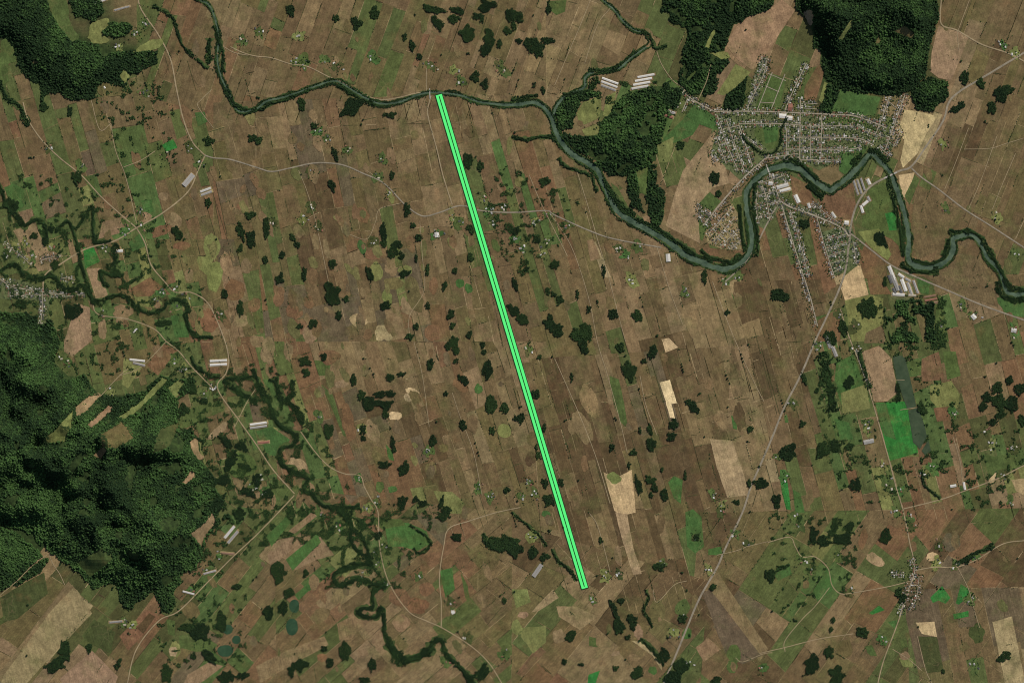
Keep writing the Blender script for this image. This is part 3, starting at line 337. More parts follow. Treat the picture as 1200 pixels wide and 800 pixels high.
STREETS = [  # name, points, width, houses on (left,right), spacing
 ('wide main street',[(838,131),(860,130.5),(900,131),(925,132),(970,134),(998,135.5),(1017,141),(1039,150)],1.6,(1,1),3.4),('short street above the stadium',[(866,145),(912,145),(940,147)],1.2,(1,1),3.6),('second street below main street',[(940,148),(1000,148),(1012,152),(1035,161)],1.1,(1,1),3.0),('long middle street',[(922,161),(1000,162),(1024,170)],1.2,(1,1),3.0),('street above the riverside',[(922,175),(992,175),(1010,172)],1.2,(1,1),3.0),('lowest north bank street',[(935,187),(985,188)],1.1,(1,1),3.0),
 ('tall street left of the centre',[(922,150),(921,190)],1.2,(1,1),3.0),('tall street through the centre',[(938,115),(937,187)],1.2,(1,1),3.2),('tall street right of the centre',[(963,135),(962,185)],1.1,(1,1),3.2),('short tall street near the centre',[(950,145),(950,186)],0.9,(1,1),3.0),('short street by the wood',[(941,121),(958,122)],0.8,(1,1),3.0),('lane in the small block',[(942,127),(957,128)],0.7,(1,0),3.0),
 ('leftmost slanted street',[(840,134),(850,165),(865,200)],1.2,(1,1),2.8),('second slanted street',[(851,140),(858,160),(873,203)],1.2,(1,1),2.8),('third slanted street',[(866,147),(872,165),(882,195)],1.2,(1,1),2.8),('slanted lane at the town edge',[(839,160),(851,192)],1.0,(1,1),2.8),('outer slanted lane',[(833,178),(840,190)],0.8,(1,1),2.8),('upper cross lane',[(843,170),(866,162)],0.9,(1,1),2.8),('lower cross lane',[(850,186),(882,178)],0.9,(1,1),2.8),('cross lane under the fields',[(844,152),(868,147)],0.9,(1,1),3.0),
 ('quarter street by tree line',[(876,163),(893,176)],0.8,(1,0),2.8),('road down to the west bridge',[(903,181),(886,195),(870,210),(850,232),(824,264)],1.8,(1,0),4.0),('market street',[(895,186),(935,180)],1.0,(1,1),2.6),
 ('entry road from the sheds',[(797,104),(812,117),(838,131)],1.3,(1,1),3.4),('lane beside the green field',[(806,115),(799,132)],1.0,(1,0),3.4),('upper north street',[(875,128),(885,108),(894,90),(899,68)],1.2,(1,1),2.6),('second lane of the north street',[(884,100),(893,80),(894,66)],0.7,(1,1),2.6),
 ('empty plot street',[(887,130),(905,85)],0.9,(0,0),9),('far plot street',[(903,130),(920,87)],0.9,(0,0),9),('upper plot lane',[(899,86),(921,95)],0.8,(0,0),9),('middle plot lane',[(897,101),(913,108)],0.8,(0,0),9),('lower plot lane',[(890,120),(908,121)],0.8,(0,0),9),('straight street to the wood',[(920,129),(930,105),(945,74)],1.2,(1,1),2.8),
 ('eastern street under the hill',[(1061,110),(1052,135),(1045,155),(1037,176)],1.4,(1,1),2.8),('parallel eastern street',[(1042,113),(1035,135),(1026,157)],1.1,(1,1),3.6),('short lane by the tan field',[(1056,152),(1047,172)],0.9,(1,1),2.8),('lane in the east corner',[(1030,172),(1044,184)],0.9,(1,1),2.6),('plot lane under the hill',[(1040,118),(1052,128)],0.8,(0,0),6),
 ('central south bank street',[(903,203),(906,213),(914,235)],1.3,(1,1),2.6),('western south bank street',[(893,217),(898,232),(902,258)],1.1,(1,1),2.6),('riverside lane',[(888,222),(886,243),(890,262)],0.8,(0,1),2.6),('upper south bank lane',[(890,215),(918,206)],0.9,(1,1),2.6),('middle south bank lane',[(888,229),(912,222)],0.9,(1,1),2.6),('lower south bank lane',[(887,243),(914,235)],0.9,(1,1),2.6),('last south bank lane',[(890,253),(905,250)],0.8,(1,1),2.6),('eastern south bank lane',[(916,200),(923,214)],0.8,(1,1),2.8),
 ('long straight southern street',[(916,240),(928,280),(940,318),(950,350),(958,382)],1.3,(0,1),3.0),('twin of long straight street',[(926,246),(935,275),(944,310),(948,325)],0.9,(1,1),2.8),('south bank highway',[(914,235),(925,242),(945,249),(960,255),(975,261),(988,268),(995,277)],2.0,(1,1),4.2),
 ('edge street of square quarter',[(956,250),(967,290),(978,325)],1.0,(0,1),3.0),('first square quarter lane',[(967,281),(993,274)],0.8,(1,1),2.8),('second square quarter lane',[(968,291),(993,284)],0.8,(1,1),2.8),('third square quarter lane',[(970,300),(991,293)],0.8,(1,1),2.8),('fourth square quarter lane',[(973,309),(990,303)],0.8,(1,1),2.8),('last square quarter lane',[(976,319),(988,313)],0.8,(1,1),2.8),('strip right of the highway',[(1000,283),(1004,310)],0.8,(1,1),3.2),('lane behind the highway houses',[(952,238),(970,252),(985,262)],0.7,(1,1),3.6),
 ('first row of the new estate',[(829,275),(858,243)],0.9,(1,1),4.2),('second row of the new estate',[(836,283),(862,254)],0.9,(1,1),4.2),('third row of the new estate',[(846,288),(865,268)],0.9,(1,1),4.2),('last row of the new estate',[(856,292),(868,281)],0.9,(1,1),4.2),('lane into the new estate',[(845,262),(862,282)],0.8,(0,0),9),('row beside the diagonal road',[(816,242),(834,253)],0.6,(1,1),2.8),('lane at the field edge',[(826,258),(816,250)],0.6,(1,1),2.8),
 ('left village main street',[(-4,324),(12,335),(25,338),(50,342),(76,345)],1.2,(1,1),3.0),('second left village street',[(10,345),(62,345)],0.9,(1,1),3.4),('tall left village street',[(50,342),(50,360),(47,382)],1.0,(1,1),3.4),('left village creek lane',[(78,347),(100,345)],0.7,(1,1),3.2),('lane above the village creek',[(72,325),(88,328)],0.7,(1,1),4.0),('northern left village lane',[(48,305),(72,298)],0.7,(1,1),4.5),('western left village lane',[(5,285),(25,300),(38,312)],0.7,(1,1),5),
 ('upper lower-right village street',[(1068,655),(1072,668),(1064,692)],1.0,(1,1),3.6),('lower lower-right village street',[(1062,695),(1054,722)],1.0,(1,1),3.4),('right lane of lower-right village',[(1077,675),(1074,700),(1066,715)],0.7,(1,1),3.6),('plot street of roadside houses',[(1002,410),(1018,456)],0.7,(1,0),3.2),('yard lane beside lower-right village',[(1045,672),(1060,672)],0.7,(1,1),3.8)]
FARMS = [(58,174,3),(95,195,2),(192,182,3),(221,172,3),(235,192,3),(170,108,4),(122,103,1),(160,40,4),(170,28,4),(140,55,3),(285,48,3),(350,42,2),(305,38,3),(355,73,3),(346,72,3),(395,77,3),(380,70,2),(438,68,2),(503,75,3),(507,79,2),(540,96,3),(533,84,2),(590,85,2),(586,78,2),(406,176,3),(449,187,4),(372,155,3),(382,162,3),(365,200,2),(164,247,4),(148,262,3),(170,268,2),(145,272,2),(122,290,4),(203,338,3),(188,343,3),(213,347,3),(257,368,5),(182,350,3),(202,364,2),(160,385,3),(120,370,3),(215,432,5),(250,455,5),(240,462,4),(205,420,2),(365,243,3),(355,257,3),(372,265,3),(320,260,2),(437,284,3),(444,208,2),(457,228,3),(512,275,3),(530,255,3),(539,262,3),(579,260,3),(568,233,4),(572,248,4),(590,242,3),(626,260,5),(642,252,3),(662,265,4),(612,292,4),(604,280,3),(640,284,4),(636,298,3),(725,290,3),(733,299,2),(740,327,3),(747,288,2),(803,343,3),(850,329,2),(866,323,2),(425,502,3),(501,529,4),(374,486,2),(430,595,3),(420,560,2),(440,590,3),(560,572,3),(575,582,4),(620,565,4),(627,578,4),(610,580,3),(619,409,2),(835,580,3),(846,590,2),(929,472,2),(912,535,2),(918,558,2),(958,405,5),(1005,412,3),(1015,496,3),(1018,503,3),(1035,547,2),(1038,562,2),(1045,577,2),(1055,574,2),(1080,555,3),(1093,549,2),(1118,484,3),(1157,505,3),(1163,520,4),(1187,525,5),(1176,556,3),(1184,586,2),(1050,600,3),(1065,607,3),(625,628,3),(710,674,3),(726,672,3),(775,661,3),(815,630,2),(846,598,2),(830,667,3),(877,637,2),(861,624,2),(695,704,3),(800,722,2),(893,782,2),(790,740,3),(806,778,4),(547,746,2),(591,767,2),(532,716,1),(528,703,2),(375,602,3),(398,616,4),(450,640,2),(437,651,3),(445,660,3),(430,672,3),(452,686,2),(490,675,2),(522,775,2),(937,612,2),(930,605,2),(940,656,3),(950,672,3),(983,652,3),(995,693,2),(1100,640,2),(1098,658,2),(1120,660,3),(1142,652,2),(1136,702,3),(1141,778,3),(1034,750,3),(1068,618,2),(1162,58,0),(1175,52,4),(1190,62,2),(1105,168,3),(1108,243,2),(1167,255,2),(1190,297,2),(1140,370,2),(1188,387,2),(1103,378,2),(1128,358,3),(983,368,2),(1002,382,2),(145,728,3),(155,732,2),(242,668,2),(258,652,2),(222,692,2),(783,97+35,3),(792,125,2),(600,742+30,0),(305,560,4),(310,575,4),(295,570,3),(20,290,3),(8,300,3),(60,290,3),(38,300,3),(10,330,3),(30,285,2),(225,540,0),(130,460,2),(150,465,3),(80,425,3),(70,418,2)]
FARMS = [f for f in FARMS if f[2] > 0]
SHEDS = [(715,95,20,2.4,20,0,'upper white shed of the three beside the tributary'),(714,99,20,2.4,20,0,'middle white shed of the three beside the tributary'),(713,103,18,2.4,20,1,'lower grey shed of the three beside the tributary'),(757,89,20,2.4,-10,0,'topmost white shed of the four stepped sheds'),(754,93.5,20,2.4,-10,0,'second white shed of the four stepped sheds'),(752,98,20,2.4,-10,0,'third white shed of the four stepped sheds'),(750,102.5,20,2.4,-10,0,'lowest white shed of the four stepped sheds'),(221,211,17,6,-50,1,'broad pale shed beside the bending gravel road'),(241,222.5,13,2.4,-20,0,'upper of two sheds right of the bending gravel road'),(242,226.5,13,2.4,-20,1,'lower of two sheds right of the bending gravel road'),(256,422.5,20,2.6,-3,0,'upper of the twin white sheds above the creek'),(256,427,20,2.6,-3,0,'lower of the twin white sheds above the creek'),(161,422,18,2.4,6,0,'straight white shed by the reddish left field'),(163,426.5,14,2.4,14,1,'angled grey shed by the reddish left field'),(303,496,20,2.4,-8,0,'upper of two white sheds by the creek road'),(303,500,20,2.4,-8,1,'lower of two grey sheds by the creek road'),(309,518,13,2.2,-5,3,'brown roofed shed below the creek road sheds'),(269,623,18,3,-50,0,'upper bright white shed at the forest edge'),(273,629,18,3,-50,1,'lower grey shed at the forest edge'),(267,648,15,2,5,2,'brown barn by the forest road'),(246,670,15,2,-15,1,'grey barn where the forest road bends'),(221,694,14,2,15,0,'pale barn at the lower end of forest road'),(630,668,17,5,-55,1,'broad grey shed near the bottom of the green strip'),(136,728,15,2,-6,1,'lone grey shed below the forest'),(119,1,20,3,-22,0,'white shed at the top edge by the forest'),(143,10,18,1.8,-15,1,'grey shed below the top edge by the forest'),(917,218,14,4.2,-15,0,'larger white hall on the south bank'),(920,222.5,13,3,-15,0,'lower white hall on the south bank'),(934,233,10,4.5,65,0,'white hall by the highway bend'),(948,241,6,3,70,0,'small white hall above the highway'),(785,131,13,3,18,1,'upper factory hall beside the mid forest'),(783,136,12,3,18,3,'lower factory hall beside the mid forest'),
 (1003,220,17,2.2,72,1,'left of three long sheds by the river bend'),(1007,219,17,2.2,72,1,'middle of three long sheds by the river bend'),(1011,216,15,2.2,72,1,'right of three long sheds by the river bend'),(1018,213,7,3.4,65,0,'white shed across from three long sheds'),(1010,245,9,3,72,0,'left of the white sheds below the bend road'),(1014,238,8,3,-40,0,'middle of the white sheds below the bend road'),(1018,233,6,2.6,65,1,'right of the white sheds below the bend road'),(992,261,5,4.5,5,0,'square white building at the highway junction'),(977,252,8,2.6,55,0,'long white roof beside the highway'),
 (1045,320,18,4,68,0,'long white factory hall on the left of the works'),(1049,331,20,4.5,68,1,'dark grey main hall of the riverside works'),(1059,334,15,4,70,0,'white middle hall of the riverside works'),(1066,338,15,3,70,1,'grey right hall of the riverside works'),(1073,336,16,2.6,70,1,'outer right hall of the riverside works'),(1053,345,14,3.5,5,0,'bottom white hall of the riverside works'),(1056,323,8,3,35,0,'small top hall of the riverside works'),(1043,327,10,3,68,4,'narrow slate roofed hall at the left edge of the works'),(1055,339,9,3.4,68,4,'slate roofed hall between the works main halls'),(1064,328,7,2.6,30,1,'small grey hall facing the road at the works'),(1048,341,8,3,68,4,'short slate roofed hall above the bottom works hall'),(1069,346,9,2.4,5,5,'pale low hall at the right foot of the works'),(1090,347,14,1.8,-10,2,'topmost of three brown rows below the works'),(1091,351,14,1.8,-10,3,'middle of three brown rows below the works'),(1092,355,13,1.8,-10,2,'lowest of three brown rows below the works'),(971,400,15,5,68,1,'large grey shed by the diagonal road'),(978,412,12,4,68,1,'grey shed below the large diagonal road shed'),(1018,517,12,5,-12,1,'broad grey farm hall left of the vivid field'),(1117,569,7,3,-10,0,'white barn at the right side crossroads'),(1130,569,9,2.4,80,0,'white gate house at the right side crossroads'),(783,302,9,5,85,0,'white barn near the river road'),(512,275,6,5,80,0,'white barn left of the green strip'),(140,294,8,3,-3,0,'white barn by the left road bend'),(925,132.5+6,7,5,5,0,'white town hall roof beside the stadium'),(917,136,8,5,5,0,'big white market roof by the main street'),(926,126,5,8,10,3,'red roofed hall above the main street'),(903,214+1,5,4,10,0,'white chapel by the south bank bridge'),(1141,371,6,5,50,0,'white villa by the lower right road'),(1188,387,6,5,10,0,'white round yard building at the right edge'),(531,717,4,3.5,-30,0,'bright white barn at the lower crossroads')]
# patchwork regions (convex): polygon, long axis angle from image +x (deg), strip width, plot length
REGIONS = [([(-380,60),(300,60),(300,300),(-380,300)],74,30,55),([(160,-280),(700,-280),(690,140),(300,150),(160,110)],110,22,60),([(640,-280),(1000,-280),(940,260),(690,210),(640,130)],112,30,60),([(990,-280),(1580,-280),(1580,360),(1010,330),(980,120)],111,24,65),
 ([(250,120),(560,110),(600,260),(640,420),(250,420)],78,24,50),([(540,110),(680,115),(900,240),(1010,300),(900,520),(560,480)],74,22,62),([(200,400),(640,400),(700,620),(440,640),(200,560)],72,23,48),([(620,420),(940,400),(880,600),(830,720),(640,720)],74,23,70),
 ([(860,330),(1580,310),(1580,600),(900,620),(850,560)],75,24,55),([(820,600),(1580,590),(1580,1080),(780,1080)],125,36,60),([(1060,690),(1580,680),(1580,1080),(1080,1080)],78,30,70),([(560,600),(830,680),(800,1080),(560,1080)],130,36,58),([(-380,640),(330,560),(420,1080),(-380,1080)],128,32,64),([(320,570),(600,600),(600,1080),(330,1080)],140,27,48),([(-380,280),(300,280),(330,600),(-380,500)],76,24,44)]
PAL = {'b':(101,85,58),'d':(80,65,43),'l':(120,102,72),'p':(126,105,77),'P':(138,113,86),'r':(109,83,58),'g':(73,87,46),'k':(64,70,38),'o':(96,86,54),'t':(148,128,94),'T':(174,151,112),'C':(208,183,138),'v':(64,92,46),'V':(46,106,46),'y':(108,112,64),'m':(92,81,61),'L':(132,116,82),'u':(86,92,60)}
GREENZONES = [[(195,430),(330,425),(420,590),(460,640),(330,640),(250,640),(210,520)],[(-20,205),(150,200),(240,340),(240,440),(90,440),(60,370),(-20,360)],[(958,395),(1060,400),(1130,470),(1110,560),(1000,600),(960,520)],[(1125,500),(1210,490),(1210,590),(1130,600)],[(585,190),(680,235),(660,300),(600,330),(570,240)],[(330,590),(520,590),(470,690),(380,690)],[(900,600),(1010,610),(1000,690),(910,720)],[(255,560),(330,590),(300,640),(205,720),(220,690)],[(180,700),(290,690),(290,790),(190,780)],[(1030,345),(1110,345),(1110,410),(1030,410)],[(690,95),(790,95),(760,200),(700,200)],[(110,95),(200,95),(210,190),(130,215)]]
CELLS = """kg kg gky go br bl bgo bl go bo bl lo bl bl bl gb k p pb k k k bo bd
gb k g gb br br bl bgo go ob br lb bl bl lb gb k gp pbg k k k pb bo
gb gb go gb rb rb lb br bo bl b bl bl l g g gb g g g g t pb bo
br bg gm gb bg blo bo bm bo bl bl lb bo lb g g pb p g g g tb bd bo
bog obm ob bo bro bm bo dr bo b lb bg br bo b gb pb b g r gr gb b bo
g gp gb go ro mo og db brm gbr lb bg gb bro br bp bg g gr g gr b b b
g gp go rog yor oro ogm bd mbl rym lb blo gob bro bl bl bl bd br tr br rb b bg
g g ggo gro rlo olp rgm mrl blm mlr lrb bo gob brg bl bl bl bdt bd bt g g brl bpg
k gb gp gor gro rlg grm mrl llb lbo brm blo bol bo blg bdm bl bl bd gb gbr gb rb br
k k g g grb gb gmr rmd dmb bdl bdl blo blo bdg bm bm bl l b g g go br bp
k k g gr grl gb grb gbr bmr brm bdl blo bdl bdm bdo bdo db lt bd bg bgl bgr brp bg
k k k gr goy gbl gbr gbr brm mbo bdo obl bdo db tbd dbo bdo tl bg bo br br bro bpg
k k k g goy gkb bgl bgr gbr mrb bro bol dbo bd dbt tbd bgd bo bg gbr br br brd brd
ko tlo gk go ygb bdk gbo brl rbl rgb rgb obg blo bl lbd bdo bdo bdm bgo gob bgr gbp bm bdr
lo tlo kmg rbk gkb gyb brg brl brl blo rbg obo gbo bol bdo bol bdl mdl bgo bl br mbg mdb lbm
lpo plk pkb gbo gbm rbk blr grb lpb lbo bol obg bgr brg bol bog bgo mld bgo bol brg gktb bog tlb"""
CELLS = [r.split() for r in CELLS.split('\n')]

# ------------------------------------------------------------------ terrain
GSTEP = 5.0
gx = np.arange(-200, 1401, GSTEP); gy = np.arange(-160, 961, GSTEP)
GX, GY = np.meshgrid(gx, gy)
def blur(a, n):
    for _ in range(2):
        for ax in (0, 1):
            p = np.pad(a, [(n, n) if k == ax else (0, 0) for k in (0, 1)], mode='edge')
            c = np.cumsum(p, axis=ax); k = 2 * n + 1
            z = np.zeros_like(np.take(c, [0], axis=ax)); c = np.concatenate([z, c], axis=ax)
            hi = np.take(c, range(k, c.shape[ax]), axis=ax); lo = np.take(c, range(0, c.shape[ax] - k), axis=ax)
            a = (hi - lo) / k
    return a
H = np.zeros_like(GX); WOOD = np.zeros_like(GX)
for poly, hh, bl, _t in FORESTS:
    m = inpoly(GX, GY, poly).astype(float); WOOD = np.maximum(WOOD, m)
    if hh > 0:
        mb = np.clip((blur(m, bl) - 0.47) / 0.53, 0, 1) * np.clip(blur(m, 1) * 2 - 1, 0, 1); mb = mb * mb * (3 - 2 * mb)
        rid = 1 - np.abs(2 * fbm(GX / 95, GY / 95, 11, 4) - 1) * 2.6
        bumps = fbm(GX / 28, GY / 28, 21, 3)
        H = np.maximum(H, mb * hh * (0.30 + 0.70 * np.clip(rid, 0, 1) + 0.35 * (bumps - 0.5)))
def hat(x, y):
    x = np.asarray(x, float); y = np.asarray(y, float)
    fx = np.clip((x - gx[0]) / GSTEP, 0, len(gx) - 1.001); fy = np.clip((y - gy[0]) / GSTEP, 0, len(gy) - 1.001)
    ix = fx.astype(int); iy = fy.astype(int); fx = fx - ix; fy = fy - iy
    return (H[iy, ix] * (1 - fx) + H[iy, ix + 1] * fx) * (1 - fy) + (H[iy + 1, ix] * (1 - fx) + H[iy + 1, ix + 1] * fx) * fy
ax = np.concatenate([[-9000, -2000], gx, [3200, 10000]]); ay = np.concatenate([[-8000, -1800], gy, [2600, 9000]])
AX, AY = np.meshgrid(ax, ay); HZ = np.zeros_like(AX); HZ[2:-2, 2:-2] = H
WZ = np.zeros_like(AX); WZ[2:-2, 2:-2] = np.clip(blur(WOOD, 2) * 2.0, 0, 1)
nx, ny = len(ax), len(ay)
idx = np.arange(nx * ny).reshape(ny, nx)
fq = np.stack([idx[:-1, :-1], idx[1:, :-1], idx[1:, 1:], idx[:-1, 1:]], -1).reshape(-1, 4)
gv = np.stack([wx(AX).ravel(), wy(AY).ravel(), HZ.ravel()], 1)
ground = link('ground', mesh_np('ground', gv, fq.ravel(), np.full(len(fq), 4), M_GROUND, attrs={'wood': WZ.ravel()}, smooth=True))
tag(ground, 'brown farmland plain with forested hills at its edges', None, None, 'structure')

def jitcol(code, amt=0.10):
    c = lin(PAL[code]) * (1 + random.uniform(-amt, amt))
    return c * (1 + np.array([random.uniform(-.04, .04) for _ in range(3)]))

# ------------------------------------------------------------------ field patchwork
def clip_half(poly, p, n):
    out = []; L = len(poly)
    for i in range(L):
        a = poly[i]; b = poly[(i + 1) % L]
        da = (a[0] - p[0]) * n[0] + (a[1] - p[1]) * n[1]; db = (b[0] - p[0]) * n[0] + (b[1] - p[1]) * n[1]
        if da >= 0: out.append(a)
        if (da >= 0) != (db >= 0):
            t = da / (da - db); out.append((a[0] + (b[0] - a[0]) * t, a[1] + (b[1] - a[1]) * t))
    return out
def parea(p):
    return 0.5 * abs(sum(p[i][0] * p[(i + 1) % len(p)][1] - p[(i + 1) % len(p)][0] * p[i][1] for i in range(len(p))))
def split(poly, ang, wmax, lmax, out, depth=0):
    if len(poly) < 3 or parea(poly) < 8: return
    u = (math.cos(ang), math.sin(ang)); v = (-u[1], u[0])
    pu = [p[0] * u[0] + p[1] * u[1] for p in poly]; pv = [p[0] * v[0] + p[1] * v[1] for p in poly]
    Lu = max(pu) - min(pu); Lv = max(pv) - min(pv)
    w_ = wmax * random.uniform(0.7, 1.9); l_ = lmax * random.uniform(0.5, 2.2)
    if Lv > 3.2 * wmax or (Lv > w_ and Lu < 6 * lmax and Lv > w_):
        t = min(pv) + Lv * random.uniform(0.36, 0.64); a2 = random.gauss(0, 0.012)
        cu = (max(pu) + min(pu)) / 2; p = (u[0] * cu + v[0] * t, u[1] * cu + v[1] * t)
        n = (-math.sin(ang + a2), math.cos(ang + a2))
    elif Lu > l_:
        t = min(pu) + Lu * random.uniform(0.3, 0.7); cv = (max(pv) + min(pv)) / 2
        p = (u[0] * t + v[0] * cv, u[1] * t + v[1] * cv); a2 = random.gauss(0, 0.10)
        n = (math.cos(ang + a2), math.sin(ang + a2))
    else:
        out.append((poly, ang)); return
    split(clip_half(poly, p, n), ang, wmax, lmax, out, depth + 1)
    split(clip_half(poly, p, (-n[0], -n[1])), ang, wmax, lmax, out, depth + 1)
def shrink(poly, d):
    c = np.mean(poly, axis=0); q = []
    for p in poly:
        v = np.array(p) - c; l = np.linalg.norm(v) + 1e-6
        q.append(c + v * max(0.3, 1 - d / l))
    return np.array(q)
fields = []
for ri, (poly, ang, wd, ln) in enumerate(REGIONS):
    out = []; split(poly, math.radians(ang), wd, ln, out)
    for p, a in out: fields.append((p, a, 0.35 + 0.08 * ri))
def cellcode(x, y):
    x += random.gauss(0, 9); y += random.gauss(0, 9)
    return random.choice(CELLS[int(min(15, max(0, y // 50)))][int(min(23, max(0, x // 50)))])
def wooded(x, y): return any(bool(inpoly(np.array([x]), np.array([y]), f[0])[0]) for f in FORESTS)
F = []
for poly, a, z in fields:
    c = np.mean(poly, axis=0)
    inview = -15 < c[0] < 1215 and -15 < c[1] < 815
    if wooded(*c) and all(wooded(*(np.array(q) * .8 + c * .2)) for q in poly): continue
    code = cellcode(c[0], c[1])
    if code == 't' and random.random() < .7: code = 'l'
    if random.random() < 0.62 and any(bool(inpoly(np.array([c[0]]), np.array([c[1]]), gz)[0]) for gz in GREENZONES): code = random.choice('gggvvyko')
    r = random.random()
    gap = 0.15 if r < 0.6 else 0.45
    F.append((parea(poly) * (1 if inview else 0.01), shrink(poly, gap), a, z, jitcol(code, 0.12) * 0.8 + lin((98, 83, 57)) * 0.2))
F.sort(key=lambda f: -f[0])
def flat_mesh(name, polys, mat):
    """polys: list of (pts (n,2) map, angle, z, colour); all convex or simple"""
    V = []; FF = []; CT = []; COL = []; UV = []; k = 0
    for pts, a, z, col in polys:
        pts = np.asarray(pts, float); n = len(pts)
        hz = np.zeros(n)                              # hills rise over the flat sheets
        A = 0.5 * np.sum(pts[:, 0] * np.roll(pts[:, 1], -1) - np.roll(pts[:, 0], -1) * pts[:, 1])
        if A > 0: pts = pts[::-1]; hz = hz[::-1]          # y is flipped: keep normals up
        V.append(np.stack([wx(pts[:, 0]), wy(pts[:, 1]), z + hz], 1))
        UV.append(np.stack([(pts[:, 0] * math.cos(a) + pts[:, 1] * math.sin(a)) + z * 700 + k % 977, -pts[:, 0] * math.sin(a) + pts[:, 1] * math.cos(a) + k % 613], 1))
        FF.append(np.arange(k, k + n)); CT.append(n); COL.append(col); k += n
    return mesh_np(name, np.concatenate(V), np.concatenate(FF), CT, mat, fattrs={'col': np.array(COL)}, uv=np.concatenate(UV))
def rel(me, c, z):
    me.transform(__import__('mathutils').Matrix.Translation((-float(wx(c[0])), -float(wy(c[1])), -z))); return me
def put_flat(name, pts, a, z, col, mat=None, parent=ground):
    c = np.mean(np.asarray(pts), axis=0)
    me = rel(flat_mesh(name, [(pts, a, z, col)], mat or M_FIELD), c, z)
    return link(name, me, parent, (float(wx(c[0])), float(wy(c[1])), z))
for ar, p, a, z, col in F[:280]: put_flat('field', p, a, z, col)
rest = link('small_fields', flat_mesh('small_fields', [(p, a, z, col) for ar, p, a, z, col in F[280:]], M_FIELD), ground)
rest['kind'] = 'stuff'
edges = []
for ar, p, a, z, col in F:
    n_ = len(p)
    for i in range(n_):
        q0, q1 = p[i], p[(i + 1) % n_]; d_ = q1 - q0; L_ = np.linalg.norm(d_)
        if L_ < 6 or random.random() > 0.40: continue
        nn = np.array([-d_[1], d_[0]]) / L_; w_ = random.uniform(0.16, 0.38)
        c_ = lin(random.choice(((132, 114, 82), (126, 108, 76), (116, 100, 68), (52, 54, 32), (60, 62, 36), (70, 58, 40), (146, 127, 94))))
        b0, b1 = sorted((random.uniform(0, .25), random.uniform(.6, 1)))
        m0, m1 = q0 + d_ * b0, q0 + d_ * b1
        edges.append((np.array([m0 - nn * w_, m1 - nn * w_, m1 + nn * w_, m0 + nn * w_]), a, 1.68, c_))
eo = link('field_edges', flat_mesh('field_edges', edges, M_FIELD), ground); eo['kind'] = 'stuff'

def wobble(poly, amp=0.8, step=3.0, seed=0, smooth=False):
    P = np.asarray(poly, float); out = []
    if smooth:
        q, _ = polyline(list(map(tuple, P)) + [tuple(P[0])], step); out = q[:-1]
    else:
        for i in range(len(P)):
            a = P[i]; b = P[(i + 1) % len(P)]; n = max(1, int(np.linalg.norm(b - a) / step))
            for k in range(n): out.append(a + (b - a) * k / n)
        out = np.array(out)
    dx = (fbm(out[:, 0] / 6 + seed, out[:, 1] / 6, 31, 3) - .5) * 2 * amp; dy = (fbm(out[:, 0] / 6, out[:, 1] / 6 + seed, 41, 3) - .5) * 2 * amp
    return out + np.stack([dx, dy], 1)
def draped(name, pts, z, col, mat, parent=ground, a=1.3, grid=4.0):
    """polygon sheet that follows the terrain"""
    pts = np.asarray(pts, float); x0, y0 = pts.min(0); x1, y1 = pts.max(0)
    X, Y = np.meshgrid(np.arange(x0 + grid / 2, x1, grid), np.arange(y0 + grid / 2, y1, grid))
    X = X.ravel(); Y = Y.ravel(); m = inpoly(X, Y, pts); X = X[m]; Y = Y[m]
    n = len(pts); vin = [Vector((float(p[0]), float(p[1]))) for p in pts] + [Vector((float(x), float(y))) for x, y in zip(X, Y)]
    vo, _e, fo, *_ = delaunay_2d_cdt(vin, [], [list(range(n))], 1, 1e-4)
    q = np.array([[v.x, v.y] for v in vo]); c = q.mean(0)
    tri = []
    for f in fo:
        A = sum(q[f[i]][0] * q[f[(i + 1) % len(f)]][1] - q[f[(i + 1) % len(f)]][0] * q[f[i]][1] for i in range(len(f)))
        tri.append(list(f)[::-1] if A > 0 else list(f))
    V = np.stack([wx(q[:, 0]) - wx(c[0]), wy(q[:, 1]) - wy(c[1]), hat(q[:, 0], q[:, 1]) + z], 1)
    uv = np.stack([q[:, 0] * math.cos(a) + q[:, 1] * math.sin(a), -q[:, 0] * math.sin(a) + q[:, 1] * math.cos(a)], 1)
    me = mesh_np(name, V, np.concatenate(tri), [len(t) for t in tri], mat, fattrs={'col': np.tile(col, (len(tri), 1))}, uv=uv)
    return link(name, me, parent, (float(wx(c[0])), float(wy(c[1])), 0))
for i, (p, code) in enumerate(PATCH):
    draped('field', wobble(p, 0.5, 4, i), 1.7 + 0.03 * (i % 20), jitcol(code, 0.03), M_FIELD)
for i, (p, code) in enumerate(CLEAR):
    draped('clearing', wobble(p, 2.0, 2.0, i * 3, True), 5.0 + 0.03 * (i % 10), jitcol(code, 0.05), M_FIELD)
def ellipse(x, y, rx, ry, tilt, n=22, seed=0, amp=0.16):
    t = np.linspace(0, 2 * np.pi, n, endpoint=False); r = 1 + amp * 2 * (fbm(np.cos(t) * 1.8 + seed * 3.1, np.sin(t) * 1.8 + seed * 1.7, 51, 3) - .5)
    a = math.radians(tilt); ex = rx * r * np.cos(t); ey = ry * r * np.sin(t)
    return np.stack([x + ex * math.cos(a) - ey * math.sin(a), y + ex * math.sin(a) + ey * math.cos(a)], 1)
blobs = [b for b in BLOBS if b[2] > 1]
for i, (x, y, rx, ry, tl, code) in enumerate(blobs):
    put_flat('soil_patch', ellipse(x, y, rx, ry, tl, 24, i, 0.35), 1.3, 2.4 + 0.03 * (i % 12), jitcol(code, 0.05))
extra = []
